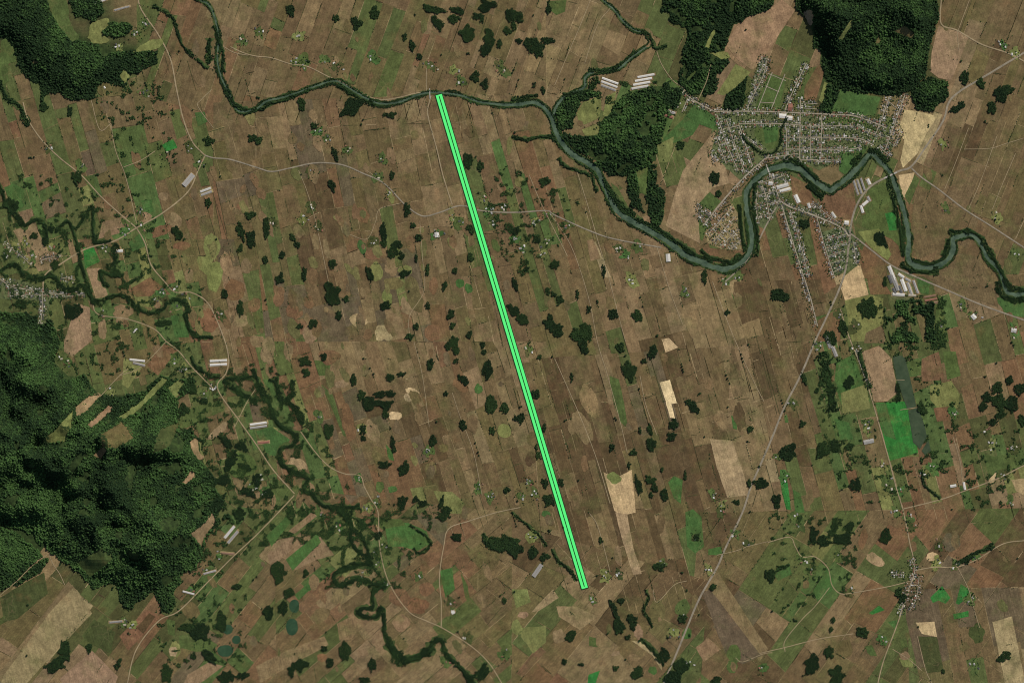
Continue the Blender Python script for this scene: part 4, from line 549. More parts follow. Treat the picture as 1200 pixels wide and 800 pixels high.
for i in range(330):
    x = random.gauss(400, 150); y = random.gauss(380, 190)
    if i > 220: x = random.uniform(100, 1190); y = random.uniform(20, 790)
    if wooded(x, y) or x < 100 or y < 5 or any(bool(inpoly(np.array([x]), np.array([y]), p_[0])[0]) for p_ in PATCH): continue
    code = random.choice('rrpllyymmobg' if i <= 220 else 'rlodbbg')
    rr = random.uniform(2.2, 7)
    extra.append((ellipse(x, y, rr * random.uniform(.6, 1), rr * random.uniform(1, 2.0), random.gauss(-14, 14), 20, i + 300, 0.4), 1.3, 2.8 + 0.02 * (i % 30), (jitcol(code, .05) * .5 + lin(PAL['b']) * .5)))
e = link('faint_soil_patches', flat_mesh('faint_soil_patches', extra, M_FIELD), ground); e['kind'] = 'stuff'

# ------------------------------------------------------------------ water and roads
def ribbon(pts, widths, z, step=1.5, rough=0.0, closed_ends=False):
    q, par = polyline(pts, step)
    W = np.interp(par, np.arange(len(widths)), widths) / 2 if hasattr(widths, '__len__') else np.full(len(q), widths / 2)
    d = np.gradient(q, axis=0); l = np.linalg.norm(d, axis=1, keepdims=True) + 1e-9; d = d / l; n = np.stack([-d[:, 1], d[:, 0]], 1)
    if rough > 0:
        WL = W * (1 + rough * 2 * (fbm(q[:, 0] / 5, q[:, 1] / 5, 61, 2) - .5)); WR = W * (1 + rough * 2 * (fbm(q[:, 0] / 5 + 50, q[:, 1] / 5, 71, 2) - .5))
    else: WL = WR = W
    L = q + n * WL[:, None]; R = q - n * WR[:, None]
    k = len(q); xy = np.concatenate([L, R]); V = np.stack([wx(xy[:, 0]), wy(xy[:, 1]), hat(xy[:, 0], xy[:, 1]) + z], 1)
    i = np.arange(k - 1); fc = np.stack([i, i + 1, i + 1 + k, i + k], 1)
    A = (V[fc[0, 2], 0] - V[fc[0, 0], 0]) * (V[fc[0, 3], 1] - V[fc[0, 1], 1]) - (V[fc[0, 2], 1] - V[fc[0, 0], 1]) * (V[fc[0, 3], 0] - V[fc[0, 1], 0])
    if A < 0: fc = fc[:, ::-1]
    return V, fc
def ribbon_obj(name, pts, widths, z, mat, **kw):
    V, fc = ribbon([p[:2] for p in pts], widths, z, **kw)
    return link(name, mesh_np(name, V, fc.ravel(), np.full(len(fc), 4), mat))
RIVER = [(x_, y_, w_ * (0.55 if x_ < 600 else 0.74)) for x_, y_, w_ in RIVER]; TRIB = [(x_, y_, w_ * .75) for x_, y_, w_ in TRIB]
rv = ribbon_obj('river', RIVER, [p[2] for p in RIVER], 3.3, M_WATER, rough=0.6)
tag(rv, 'wide grey green river winding through the town', None, None, 'structure')
tr = ribbon_obj('stream', TRIB, [p[2] for p in TRIB], 3.2, M_WATER, rough=0.35)
tag(tr, 'narrow stream joining the river from the top', None, None, 'structure')
for i, (x, y, rx, ry) in enumerate(PONDS):
    o = put_flat('pond', ellipse(x, y, rx, ry, 0, 28, i + 9, 0.12), 0, 3.2, lin((0, 0, 0)), M_POND, None); tag(o, kind='structure')
for i, p in enumerate(DAMS):
    o = put_flat('reservoir', wobble(p, 0.4, 3, i), 0, 3.2, lin((0, 0, 0)), M_DAM, None); tag(o, kind='structure')
for i, (nm, mt, wd, pts) in enumerate(ROADS):
    o = ribbon_obj(nm, pts, wd * (0.92 if mt == 0 else 0.85), 3.5 + 0.04 * (i % 16), (M_PAVED, M_GRAVEL)[mt], rough=0.12, step=2.0); tag(o, kind='structure')
for i, (nm, pts, wd, _s, _d) in enumerate(STREETS):
    o = ribbon_obj('street', pts, wd * 1.0, 4.2 + 0.04 * (i % 20), M_STREET, rough=0.15, step=2.0); tag(o, kind='structure')

# ------------------------------------------------------------------ the long green strip, an overlay line built as a band on the ground
def paint(name, c, rough=0.7):
    m, nt, b = newmat(name, rough); geo = N(nt, 'ShaderNodeNewGeometry')
    f = remap(nt, noise(nt, geo.outputs['Position'], 0.02, 4, 0.6), 0.3, 0.7, 0.96, 1.04)
    rgb = N(nt, 'ShaderNodeRGB'); rgb.outputs[0].default_value = (*[float(q) for q in lin(c)], 1)
    nt.links.new(scale_col(nt, rgb.outputs[0], f), b.inputs['Base Color']); return m
M_SG = paint('bright_green_overlay', (88, 238, 122)); M_SD = paint('dark_green_edging', (14, 56, 24))
A0, A1 = np.array([514.5, 112.5]), np.array([685.0, 687.5])
sd = (A1 - A0) / np.linalg.norm(A1 - A0); sn = np.array([-sd[1], sd[0]])
strip = link('overlay_strip', None, None, (float(wx(600)), float(wy(400)), 0))
tag(strip, 'long straight bright green double overlay line with dark edges crossing the brown fields', 'strip')
def bar(name, o0, o1, e0, e1, z0, z1, mat):
    p = [A0 + sn * o0 + sd * e0, A0 + sn * o1 + sd * e0, A1 + sn * o1 + sd * e1, A1 + sn * o0 + sd * e1]
    V = [(float(wx(q[0])), float(wy(q[1])), z) for z in (z0, z1) for q in p]
    fc = [(0, 1, 2, 3), (7, 6, 5, 4), (0, 4, 5, 1), (1, 5, 6, 2), (2, 6, 7, 3), (3, 7, 4, 0)]
    me = bpy.data.meshes.new(name); me.from_pydata(V, [], fc); me.materials.append(mat)
    import bmesh
    b = bmesh.new(); b.from_mesh(me); bmesh.ops.recalc_face_normals(b, faces=b.faces); b.to_mesh(me); b.free()
    return link(name, me, strip)
bar('edging', -4.6, 4.6, -2.4, 2.4, 0.2, 5.2, M_SD)
bar('green_band', -3.7, -0.55, -1.3, 1.3, 0.3, 6.0, M_SG); bar('green_band', 0.55, 3.7, -1.3, 1.3, 0.3, 6.0, M_SG)
bar('end_bar', -0.54, 0.54, -1.3, 1.6, 0.3, 5.9, M_SG) if False else None
for s, e in ((0, -1.3), (1, 1.3)):
    base = A0 if s == 0 else A1
    p = [base + sn * o + sd * (e + k) for o, k in ((-0.54, 0), (0.54, 0), (0.54, 2.0 if s == 0 else -2.0), (-0.54, 2.0 if s == 0 else -2.0))]
    V = [(float(wx(q[0])), float(wy(q[1])), z) for z in (0.3, 5.95) for q in p]
    me = bpy.data.meshes.new('end_bar'); me.from_pydata(V, [], [(0, 1, 2, 3), (7, 6, 5, 4), (0, 4, 5, 1), (1, 5, 6, 2), (2, 6, 7, 3), (3, 7, 4, 0)]); me.materials.append(M_SG)
    import bmesh
    b = bmesh.new(); b.from_mesh(me); bmesh.ops.recalc_face_normals(b, faces=b.faces); b.to_mesh(me); b.free()
    link('end_bar', me, strip)
strip.location = (0, 0, 0)

# ------------------------------------------------------------------ trees
def ico():
    t = (1 + 5 ** .5) / 2
    v = np.array([(-1, t, 0), (1, t, 0), (-1, -t, 0), (1, -t, 0), (0, -1, t), (0, 1, t), (0, -1, -t), (0, 1, -t), (t, 0, -1), (t, 0, 1), (-t, 0, -1), (-t, 0, 1)], float)
    f = [(0, 11, 5), (0, 5, 1), (0, 1, 7), (0, 7, 10), (0, 10, 11), (1, 5, 9), (5, 11, 4), (11, 10, 2), (10, 7, 6), (7, 1, 8), (3, 9, 4), (3, 4, 2), (3, 2, 6), (3, 6, 8), (3, 8, 9), (4, 9, 5), (2, 4, 11), (6, 2, 10), (8, 6, 7), (9, 8, 1)]
    v = list(v / np.linalg.norm(v[0])); cache = {}
    def mid(a, b):
        k = (min(a, b), max(a, b))
        if k not in cache:
            m = v[a] + v[b]; v.append(m / np.linalg.norm(m)); cache[k] = len(v) - 1
        return cache[k]
    g = []
    for a, b, c in f:
        x, y, z = mid(a, b), mid(b, c), mid(c, a); g += [(a, x, z), (b, y, x), (c, z, y), (x, y, z)]
    return np.array(v), np.array(g)
IV, IF = ico()
CROWN = []
for k in range(4):
    r = 1 + 0.42 * (RNG.random(len(IV)) - 0.5); CROWN.append(IV * r[:, None] * np.array([1, 1, 0.95]))
def trunk_geo(r=0.10, n=5):
    t = np.linspace(0, 2 * np.pi, n, endpoint=False)
    b = np.stack([np.cos(t), np.sin(t), 0 * t], 1); v = np.concatenate([b * [r, r, 1], b * [r * .6, r * .6, 1] + [0, 0, 1.0]])
    f = [(i, (i + 1) % n, n + (i + 1) % n, n + i) for i in range(n)]
    return v, np.array(f)
TV, TF = trunk_geo()
def crowns_mesh(name, x, y, r, hc, tint, mat=None, origin=(0, 0)):
    """x,y map units, r metres, hc crown centre height"""
    n = len(x); kk = RNG.integers(0, 4, n); ang = RNG.random(n) * 6.283
    base = np.stack(CROWN)[kk]; ca, sa = np.cos(ang)[:, None], np.sin(ang)[:, None]
    bx = base[:, :, 0] * ca - base[:, :, 1] * sa; by = base[:, :, 0] * sa + base[:, :, 1] * ca
    rz = r * RNG.uniform(0.9, 1.5, n)
    V = np.stack([bx * r[:, None] + (wx(x) - wx(origin[0]))[:, None], by * r[:, None] + (wy(y) - wy(origin[1]))[:, None], base[:, :, 2] * rz[:, None] + (hc + hat(x, y))[:, None]], 2)
    m = len(IV); FA = (IF[None] + (np.arange(n) * m)[:, None, None]).reshape(-1)
    return mesh_np(name, V.reshape(-1, 3), FA, np.full(n * len(IF), 3), mat or M_LEAF, attrs={'tint': np.repeat(tint, m)}, smooth=False)
def trunks_mesh(name, x, y, r, hc, origin=(0, 0)):
    n = len(x)
    V = np.stack([TV[None, :, 0] * r[:, None] + (wx(x) - wx(origin[0]))[:, None], TV[None, :, 1] * r[:, None] + (wy(y) - wy(origin[1]))[:, None], TV[None, :, 2] * hc[:, None] + hat(x, y)[:, None]], 2)
    m = len(TV); FA = (TF[None] + (np.arange(n) * m)[:, None, None]).reshape(-1)
    return mesh_np(name, V.reshape(-1, 3), FA, np.full(n * len(TF), 4), M_BARK)

LAND = [("the green strip's top end",515,113),("the green strip's bottom end",685,687),("the green strip's middle",600,400),("the green strip's upper bend road",565,247),("the four stepped white sheds",753,96),("the wooded hill by the town",1020,55),("the vivid green field",1050,505),("the riverside works",1055,335),("the forested mountain",120,580),("the top left forest",90,60),("the left village",40,340),("the broad pale roadside shed",221,211),("the twin white creek sheds",256,425),("the cluster of teal ponds",265,748),("the two small teal ponds",344,720),("the creek's wide bottom bend",490,770),("the lower right village",1062,695),("the three vivid green plots",1115,702),("the tan field at lower right",1180,760),("the pale L-shaped tan field",732,600),("the pale strip field",783,465),("the new estate by the river",850,270),("the broad grey shed",630,668),("the river's lowest town bend",845,315),("the reddish round soil patches",330,350),("the farm ring of green lawns",365,255),("the large tree mass in the middle",440,470),("the lower crossroads",518,735),("the square quarter of town",980,295),("the top right crossroads",1190,68),("the right edge grove",1175,465),("the small riverside wood",413,125),("the dark groves near the top",560,40),("the bottom diagonal road",800,735),("the bright oval field",815,620),("the right hand river loop",1117,290)]
ORD = ['', 'second', 'third', 'fourth', 'fifth', 'sixth', 'seventh', 'eighth', 'ninth', 'tenth', 'eleventh', 'twelfth', 'thirteenth', 'fourteenth', 'fifteenth', 'sixteenth', 'seventeenth', 'eighteenth', 'nineteenth', 'twentieth']
def ordinal(k): return ORD[k] if k < len(ORD) else '%d%s' % (k + 1, {1: 'st', 2: 'nd', 3: 'rd'}.get((k + 1) % 10 if (k + 1) % 100 not in (11, 12, 13) else 0, 'th'))
def near(x, y):
    n, lx, ly = min(LAND, key=lambda l: (l[1] - x) ** 2 + (l[2] - y) ** 2); dx, dy = x - lx, y - ly
    d = math.hypot(dx, dy)
    side = ('right of' if dx > 0 else 'left of') if abs(dx) > abs(dy) else ('below' if dy > 0 else 'above')
    return side, n, d
def labels(items, desc):
    """items (x,y,key); returns one label each that is unique by rank of nearness"""
    keys = []
    for it in items:
        s, n, d = near(it[0], it[1]); keys.append((desc(it), s, n, d))
    out = [None] * len(items); groups = {}
    for i, k in enumerate(keys): groups.setdefault(k[:3], []).append((k[3], i))
    for (ds, s, n), l in groups.items():
        l.sort()
        for r, (_d, i) in enumerate(l):
            out[i] = '%s %s %s' % (ds, s, n) if len(l) == 1 else '%s %s %s, %s' % (ds, s, n, (ordinal(r) + ' nearest') if r else 'nearest')
    return out

def instancer_mesh(name, x, y, zc, r, tint):
    pass
# template trees for the uncountable woods (kept out of the scene, used by geometry nodes)
tcol = bpy.data.collections.new('tree_templates')
for k in range(4):
    v = CROWN[k] * [1, 1, 1.15] + [0, 0, 1.5]; nv = len(v)
    V = np.concatenate([v, TV * [1, 1, 1.0]])
    FF = np.concatenate([IF.ravel(), (TF + nv).ravel()]); CT = [3] * len(IF) + [4] * len(TF)
    me = mesh_np('tree_template', V, FF, CT, [M_LEAF_I, M_BARK], matidx=[0] * len(IF) + [1] * len(TF))
    tcol.objects.link(bpy.data.objects.new('tree_template', me))
def gn_group():
    ng = bpy.data.node_groups.new('scatter_trees', 'GeometryNodeTree')
    ng.interface.new_socket('Geometry', in_out='INPUT', socket_type='NodeSocketGeometry'); ng.interface.new_socket('Geometry', in_out='OUTPUT', socket_type='NodeSocketGeometry')
    gi = ng.nodes.new('NodeGroupInput'); go = ng.nodes.new('NodeGroupOutput')
    ci = ng.nodes.new('GeometryNodeCollectionInfo'); ci.inputs[0].default_value = tcol; ci.inputs[1].default_value = True; ci.inputs[2].default_value = True
    ip = ng.nodes.new('GeometryNodeInstanceOnPoints'); ip.inputs['Pick Instance'].default_value = True
    def na(nm, t):
        n = ng.nodes.new('GeometryNodeInputNamedAttribute'); n.data_type = t; n.inputs['Name'].default_value = nm; return n.outputs['Attribute']
    rot = ng.nodes.new('ShaderNodeCombineXYZ'); ng.links.new(na('rotz', 'FLOAT'), rot.inputs[2])
    scl = ng.nodes.new('ShaderNodeCombineXYZ'); s = na('rad', 'FLOAT'); ng.links.new(s, scl.inputs[0]); ng.links.new(s, scl.inputs[1]); ng.links.new(na('hgt', 'FLOAT'), scl.inputs[2])
    ng.links.new(gi.outputs[0], ip.inputs['Points']); ng.links.new(ci.outputs[0], ip.inputs['Instance'])
    ng.links.new(rot.outputs[0], ip.inputs['Rotation']); ng.links.new(scl.outputs[0], ip.inputs['Scale'])
    ng.links.new(ip.outputs[0], go.inputs[0]); return ng
NG = gn_group()
def scatter(name, x, y, r, h, tint, label, cat):
    n = len(x); me = bpy.data.meshes.new(name); me.vertices.add(n)
    me.vertices.foreach_set('co', np.stack([wx(x), wy(y), hat(x, y) - 0.5], 1).astype(np.float32).ravel())
    for k, v in (('rad', r), ('hgt', h), ('tint', tint), ('rotz', RNG.random(n) * 6.283)):
        a = me.attributes.new(k, 'FLOAT', 'POINT'); a.data.foreach_set('value', np.asarray(v, np.float32))
    o = link(name, me); md = o.modifiers.new('scatter', 'NODES'); md.node_group = NG
    return tag(o, label, cat, None, 'stuff')
def grid_pts(poly, sp):
    p = np.asarray(poly, float); x0, y0 = p.min(0); x1, y1 = p.max(0)
    X, Y = np.meshgrid(np.arange(x0, x1, sp), np.arange(y0, y1, sp)); X = X.ravel() + RNG.uniform(-.5, .5, X.size) * sp; Y = Y.ravel() + RNG.uniform(-.5, .5, Y.size) * sp
    ex = (fbm(X / 5, Y / 5, 81, 3) - .5) * 5; ey = (fbm(X / 5, Y / 5, 91, 3) - .5) * 5
    m = inpoly(X + ex, Y + ey, poly); return X[m], Y[m]
FL = ['steep dark green forest covering the mountain at the left','wooded spur at the lower left edge beyond the sandy track','dark forest with ragged edge at the top left','dark wood touching the top edge left of the town','square wood beside the upper north street','large dark forest on the hill above the town','rounded green wood at the lower right corner of the hill','narrow wood strip hanging down from the hill forest','broad wood in the bend between stream and river','thin wood on the inner bank of the river bend','left wood strip above the river bend','right wood strip above the river bend','park wood below the riverside works','small wood at the top left beside a green slope','small dark wood above the left gravel road']
clear_polys = [np.array(c[0], float) for c in CLEAR] + [np.array(p[0], float) for p in PATCH]
for fi, (poly, hh, bl, tb) in enumerate(FORESTS):
    x, y = grid_pts(poly, 1.02)
    ok = np.ones(len(x), bool)
    for cp in clear_polys: ok &= ~inpoly(x, y, cp)
    for nm, mt, wd, pts in ROADS:
        q = np.array(pts, float)
        if q[:, 0].max() < x.min() - 5 or q[:, 0].min() > x.max() + 5 or q[:, 1].max() < y.min() - 5 or q[:, 1].min() > y.max() + 5: continue
        q, _ = polyline(pts, 2.0)
        for p in q: ok &= (np.abs(x - p[0]) + np.abs(y - p[1])) > 1.6
    if fi == 0: ok &= (fbm(x / 13, y / 13, 205, 4) < 0.70 - 0.13 * np.clip((x - 140) / 90, 0, 1))
    if fi in (12, 3, 8): ok &= fbm(x / 11, y / 11, 15 + fi, 3) < (0.58 if fi == 12 else 0.66)
    x = x[ok]; y = y[ok]
    big = fbm(x / 34, y / 34, 5, 4); med = fbm(x / 9, y / 9, 7, 3)
    tint = np.clip(0.25 + tb + (big - .5) * 1.6 + (med - .5) * 1.5 + RNG.normal(0, .24, len(x)), 0, 1)
    r = RNG.uniform(3.8, 6.6, len(x)) * np.where(RNG.random(len(x)) < .14, 1.7, 1.0); h = r * RNG.uniform(0.8, 1.45, len(x)) * (0.75 + 0.6 * med)
    scatter('forest', x, y, r, h, tint, FL[fi], 'forest')
# creek and river bank trees, on grassy banks
M_BANK = simple_noise_mat('bank_grass', (44, 56, 30), (78, 92, 50), 0.02)
for i, (pts, wd) in enumerate(CREEKS):
    o = ribbon_obj('creek_bank', pts, wd * 0.95 + 0.8, 2.95 + 0.012 * (i % 16), M_BANK, rough=1.1); tag(o, kind='structure')
for nm, pts in (('river_bank', RIVER), ('stream_bank', TRIB)):
    o = ribbon_obj(nm, pts, [p[2] + 3.4 for p in pts], 3.16, M_BANK, rough=0.5); tag(o, kind='structure')
cxs, cys = [], []
for pts, wd in CREEKS:
    wd = wd * 0.95 + 0.5
    x, y, tx, ty = arc_pts(pts, 0.8)
    for k in range(max(3, int(wd * 1.25))):
        mod = np.clip((fbm(x / 6, y / 6, 17, 3) - .3) * 3.6, 0.5, 1.9); off = (RNG.random(len(x)) - .5) * wd * mod + (fbm(x / 11, y / 11, 29, 2) - .5) * 4; keep = RNG.random(len(x)) < 0.82 * np.clip((fbm(x / 4 + k * .3, y / 4, 23, 3) - .28) * 7, 0.4, 1)
        cxs.append((x - ty * off + RNG.normal(0, .2, len(x)))[keep]); cys.append((y + tx * off)[keep])
x = np.concatenate(cxs); y = np.concatenate(cys)
scatter('creek_trees', x, y, RNG.uniform(3.4, 6.4, len(x)), RNG.uniform(4, 9.5, len(x)), np.clip(0.07 + (fbm(x / 10, y / 10, 3, 3) - .5) * 1.0 + RNG.normal(0, .12, len(x)), 0, 1), 'dark bands of trees lining the creeks and ditches', 'trees')
cxs, cys = [], []
for pts, rows in ((RIVER, 4), (TRIB, 2)):
    q, par = polyline(pts, 0.9); W = np.interp(par, np.arange(len(pts)), [p[2] for p in pts]) / 2
    d = np.gradient(q, axis=0); d /= np.linalg.norm(d, axis=1, keepdims=True) + 1e-9; n = np.stack([-d[:, 1], d[:, 0]], 1)
    for s in (-1, 1):
        for k in range(rows):
            thick = fbm(q[:, 0] / 14 + s * 40, q[:, 1] / 14, 19, 3)
            keep = (RNG.random(len(q)) < 0.8) & (thick > 0.30 + 0.11 * k)
            off = W + 0.2 + RNG.random(len(q)) * 1.0 + k * 0.85
            cxs.append((q[:, 0] + s * n[:, 0] * off)[keep]); cys.append((q[:, 1] + s * n[:, 1] * off)[keep])
x = np.concatenate(cxs); y = np.concatenate(cys)
dd = np.full(len(x), 99.0); rq, rp = polyline(RIVER, 1.5); rw = np.interp(rp, np.arange(len(RIVER)), [p[2] for p in RIVER]) / 2
for p, hw in zip(rq, rw): dd = np.minimum(dd, np.hypot(x - p[0], y - p[1]) - hw)
m = (dd > -0.6) & (np.hypot(x - 1043, y - 206) > 4); x = x[m]; y = y[m]
scatter('river_bank_trees', x, y, RNG.uniform(3.4, 5.8, len(x)), RNG.uniform(4, 7, len(x)), np.clip(0.25 + (fbm(x / 12, y / 12, 3, 3) - .5) * 1.2 + RNG.normal(0, .12, len(x)), 0, 1), 'dark trees lining both river banks', 'trees')

sx, sy = [], []
for zi, gz in enumerate(GREENZONES):
    x, y = grid_pts(gz, 1.0); m = fbm(x / 6, y / 6, 120 + zi, 4) > (0.60, 0.645, 0.665, 0.64, 0.62, 0.615, 0.64, 0.61, 0.65, 0.56, 0.57, 0.68)[zi]; sx.append(x[m]); sy.append(y[m])
x = np.concatenate(sx); y = np.concatenate(sy); ok = np.ones(len(x), bool)
for nm, mt, wd, pts in ROADS:
    for p in polyline(pts, 1.5)[0]: ok &= (np.abs(x - p[0]) + np.abs(y - p[1])) > 1.8
for p, hw in zip(rq, rw): ok &= np.hypot(x - p[0], y - p[1]) > hw + .8
for p_ in PONDS: ok &= np.hypot(x - p_[0], y - p_[1]) > max(p_[2:]) + .5
for p_ in DAMS: ok &= ~inpoly(x, y, p_)
for p_, c_ in PATCH:
    if c_ in 'VvTtPCrp': ok &= ~inpoly(x, y, p_)
for f_ in FORESTS: ok &= ~inpoly(x, y, f_[0])
for s_ in SHEDS: ok &= np.hypot(x - s_[0], y - s_[1]) > s_[2] / 2 + 1
ok &= np.abs((x - A0[0]) * sn[0] + (y - A0[1]) * sn[1]) > 6
x = x[ok]; y = y[ok]
scatter('scrub_trees', x, y, RNG.uniform(2.6, 5.6, len(x)), RNG.uniform(3, 7, len(x)), np.clip(RNG.normal(.3, .22, len(x)), 0, 1), 'ragged scrub and trees between small green plots', 'trees')
# countable groves
gi_items = [(g[0], g[1], g) for g in GROVES]
def gdesc(it):
    rx, ry = it[2][2], it[2][3]; a = rx * ry
    size = 'large' if a > 85 else 'medium' if a > 34 else 'small'
    shape = 'long' if max(rx, ry) / min(rx, ry) > 1.9 else 'oval' if max(rx, ry) / min(rx, ry) > 1.2 else 'round'
    return '%s %s dark tree clump' % (size, shape)
GL = labels(gi_items, gdesc)
for i, (gxx, gyy, rx, ry, tl) in enumerate(GROVES):
    rx, ry = rx * 0.92, ry * 0.92
    poly = ellipse(gxx, gyy, rx, ry, tl, 30, i + 100, 0.75)
    p0 = poly.min(0); p1 = poly.max(0); sp = 0.98
    X, Y = np.meshgrid(np.arange(p0[0], p1[0] + sp, sp), np.arange(p0[1], p1[1] + sp, sp)); X = X.ravel() + RNG.uniform(-.45, .45, X.size); Y = Y.ravel() + RNG.uniform(-.45, .45, Y.size)
    m = inpoly(X, Y, poly) & (np.abs((X - A0[0]) * sn[0] + (Y - A0[1]) * sn[1]) > 5.6); X = X[m]; Y = Y[m]
    if len(X) < 2: X = np.array([gxx, gxx + .7]); Y = np.array([gyy, gyy + .9])
    n = len(X); r = RNG.uniform(3.8, 6.6, n); hc = RNG.uniform(7, 15, n); bt = random.uniform(0.0, 0.5)
    tint = np.clip(bt + RNG.normal(0, .16, n) + (fbm(X / 3, Y / 3, 77, 2) - .5) * .5, 0, 1)
    root = link('tree_grove', None, None, (float(wx(gxx)), float(wy(gyy)), 0)); tag(root, GL[i], 'grove', 'tree clumps scattered over the fields')
    link('crown', crowns_mesh('crown', X, Y, r, hc, tint, None, (gxx, gyy)), root)
    link('trunk', trunks_mesh('trunk', X, Y, r, hc, (gxx, gyy)), root)['kind'] = 'stuff'

# lone trees along field edges and around farms
lone = []
for p in F[:900]:
    poly = p[1]
    if random.random() < 0.30:
        i = random.randrange(len(poly)); a = np.array(poly[i]); b = np.array(poly[(i + 1) % len(poly)]); t0 = random.random()
        for k in range(random.choice((1, 1, 2, 4))):
            q = a + (b - a) * min(1, t0 + 0.06 * k) + np.array([random.gauss(0, .5), random.gauss(0, .5)])
            if 2 < q[0] < 1198 and 2 < q[1] < 798 and not wooded(*q) and not (790 < q[0] < 1060 and 100 < q[1] < 330): lone.append((q[0], q[1], random.uniform(0.75, 1.5)))
farm_small = []
for (x, y, n) in FARMS:
    for k in range(12 + 3 * n):
        farm_small.append((x + random.gauss(0, 4.4), y + random.gauss(0, 4.8), random.uniform(0.4, 1.05)))
for p in F:
    c = p[1].mean(0); row = CELLS[int(min(15, max(0, c[1] // 50)))][int(min(23, max(0, c[0] // 50)))]
    pr = 0.26 if 'g' in row else 0.10
    if 790 < c[0] < 1060 and 100 < c[1] < 330: pr = 0.1
    n_ = len(p[1])
    for i in range(n_):
        if random.random() > pr: continue
        a = p[1][i]; b = p[1][(i + 1) % n_]; L_ = np.linalg.norm(b - a); t0 = random.random() * .6; t1 = min(1, t0 + random.uniform(.1, .6))
        for t in np.arange(t0, t1, 1.3 / max(L_, 2)):
            if random.random() < .75:
                q = a + (b - a) * t; farm_small.append((q[0] + random.gauss(0, .35), q[1] + random.gauss(0, .35), random.uniform(.35, .85)))
onriver = lambda x, y: bool(np.any(np.hypot(rq[:, 0] - x, rq[:, 1] - y) < rw + 1.5)) or abs((np.array([x, y]) - A0) @ sn) < 6
lone = [t for t in lone if not onriver(t[0], t[1])]; lone.sort(key=lambda t: -t[2])
farm_small = [t for t in farm_small if abs((t[0] - A0[0]) * sn[0] + (t[1] - A0[1]) * sn[1]) > 6 and np.min(np.hypot(rq[:, 0] - t[0], rq[:, 1] - t[1]) - rw) > 1]
big_l, rest_l = lone[:220], lone[220:] + farm_small
crown_t = [crowns_mesh('crown', np.array([600.0]), np.array([400.0]), np.array([6.5]), np.array([9.0]), np.array([0.04 + 0.1 * k]), None, (600, 400)) for k in range(4)]
trunk_t = trunks_mesh('trunk', np.array([600.0]), np.array([400.0]), np.array([6.0]), np.array([9.0]), (600, 400))
LT = labels([(t[0], t[1]) for t in big_l], lambda it: 'lone dark field tree')
for t, lb in zip(big_l, LT):
    root = link('tree', None, None, (float(wx(t[0])), float(wy(t[1])), float(hat(t[0], t[1])))); root.scale = (t[2],) * 3; root.rotation_euler[2] = random.random() * 6.28
    tag(root, lb, 'tree', 'lone trees on field edges')
    link('crown', random.choice(crown_t), root); link('trunk', trunk_t, root)
x = np.array([t[0] for t in rest_l]); y = np.array([t[1] for t in rest_l]); s = np.array([t[2] for t in rest_l])
scatter('garden_trees', x, y, s * 5.2, s * 6, np.clip(RNG.normal(.3, .22, len(x)), 0, 1), 'small trees around farms and along hedges', 'trees')

# ------------------------------------------------------------------ buildings
def flatmat(name, c, rough=0.75, var=0.12):
    m, nt, b = newmat(name, rough); geo = N(nt, 'ShaderNodeNewGeometry'); oi = N(nt, 'ShaderNodeObjectInfo')
    f = math2(nt, 'MULTIPLY', remap(nt, noise(nt, geo.outputs['Position'], 0.15, 4, 0.6), 0.3, 0.7, 1 - var, 1 + var), remap(nt, oi.outputs['Random'], 0, 1, 0.85, 1.15))
    rgb = N(nt, 'ShaderNodeRGB'); rgb.outputs[0].default_value = (*[float(q) for q in lin(c)], 1)
    nt.links.new(scale_col(nt, rgb.outputs[0], f), b.inputs['Base Color']); return m
ROOF = [('white', flatmat('white_metal_roof', (190, 186, 177))), ('grey', flatmat('grey_metal_roof', (146, 142, 135))), ('brown', flatmat('brown_tile_roof', (126, 100, 80))), ('red', flatmat('red_tile_roof', (136, 94, 78))), ('dark grey', flatmat('slate_roof', (84, 84, 82))), ('pale', flatmat('cream_sheet_roof', (172, 162, 143)))]
M_WALL = flatmat('plaster_wall', (190, 178, 158)); M_DOOR = flatmat('door_wood', (92, 74, 58)); M_VENT = flatmat('ridge_vent', (110, 108, 104))
def house_mesh(name, L, W, hw, hr, roof):
    a, b = L / 2, W / 2; e = 0.6
    V = [(-a, -b, 0), (a, -b, 0), (a, b, 0), (-a, b, 0), (-a, -b, hw), (a, -b, hw), (a, b, hw), (-a, b, hw), (-a, 0, hw + hr * .93), (a, 0, hw + hr * .93),
         (-a - e, -b - e, hw - .1), (a + e, -b - e, hw - .1), (a + e, b + e, hw - .1), (-a - e, b + e, hw - .1), (-a - e, 0, hw + hr), (a + e, 0, hw + hr)]
    Fc = [(0, 1, 5, 4), (1, 2, 6, 9, 5), (2, 3, 7, 6), (3, 0, 4, 8, 7), (10, 11, 15, 14), (12, 13, 14, 15)]
    me = bpy.data.meshes.new(name); me.from_pydata([(x, y, z) for x, y, z in V], [], Fc); me.materials.append(M_WALL); me.materials.append(roof)
    for i, p in enumerate(me.polygons): p.material_index = 1 if i >= 4 else 0
    me.update(); return me
HM = {}
for ri, (rn, rm) in enumerate(ROOF):
    for k in range(2): HM[ri, k] = house_mesh('house', (15, 19)[k], (11, 12)[k], 4.6, 3.0, rm)
houses = []   # x,y,angle,scale,roof,k,label
def pick_roof(): return random.choices(range(6), (9, 26, 20, 6, 27, 14))[0]
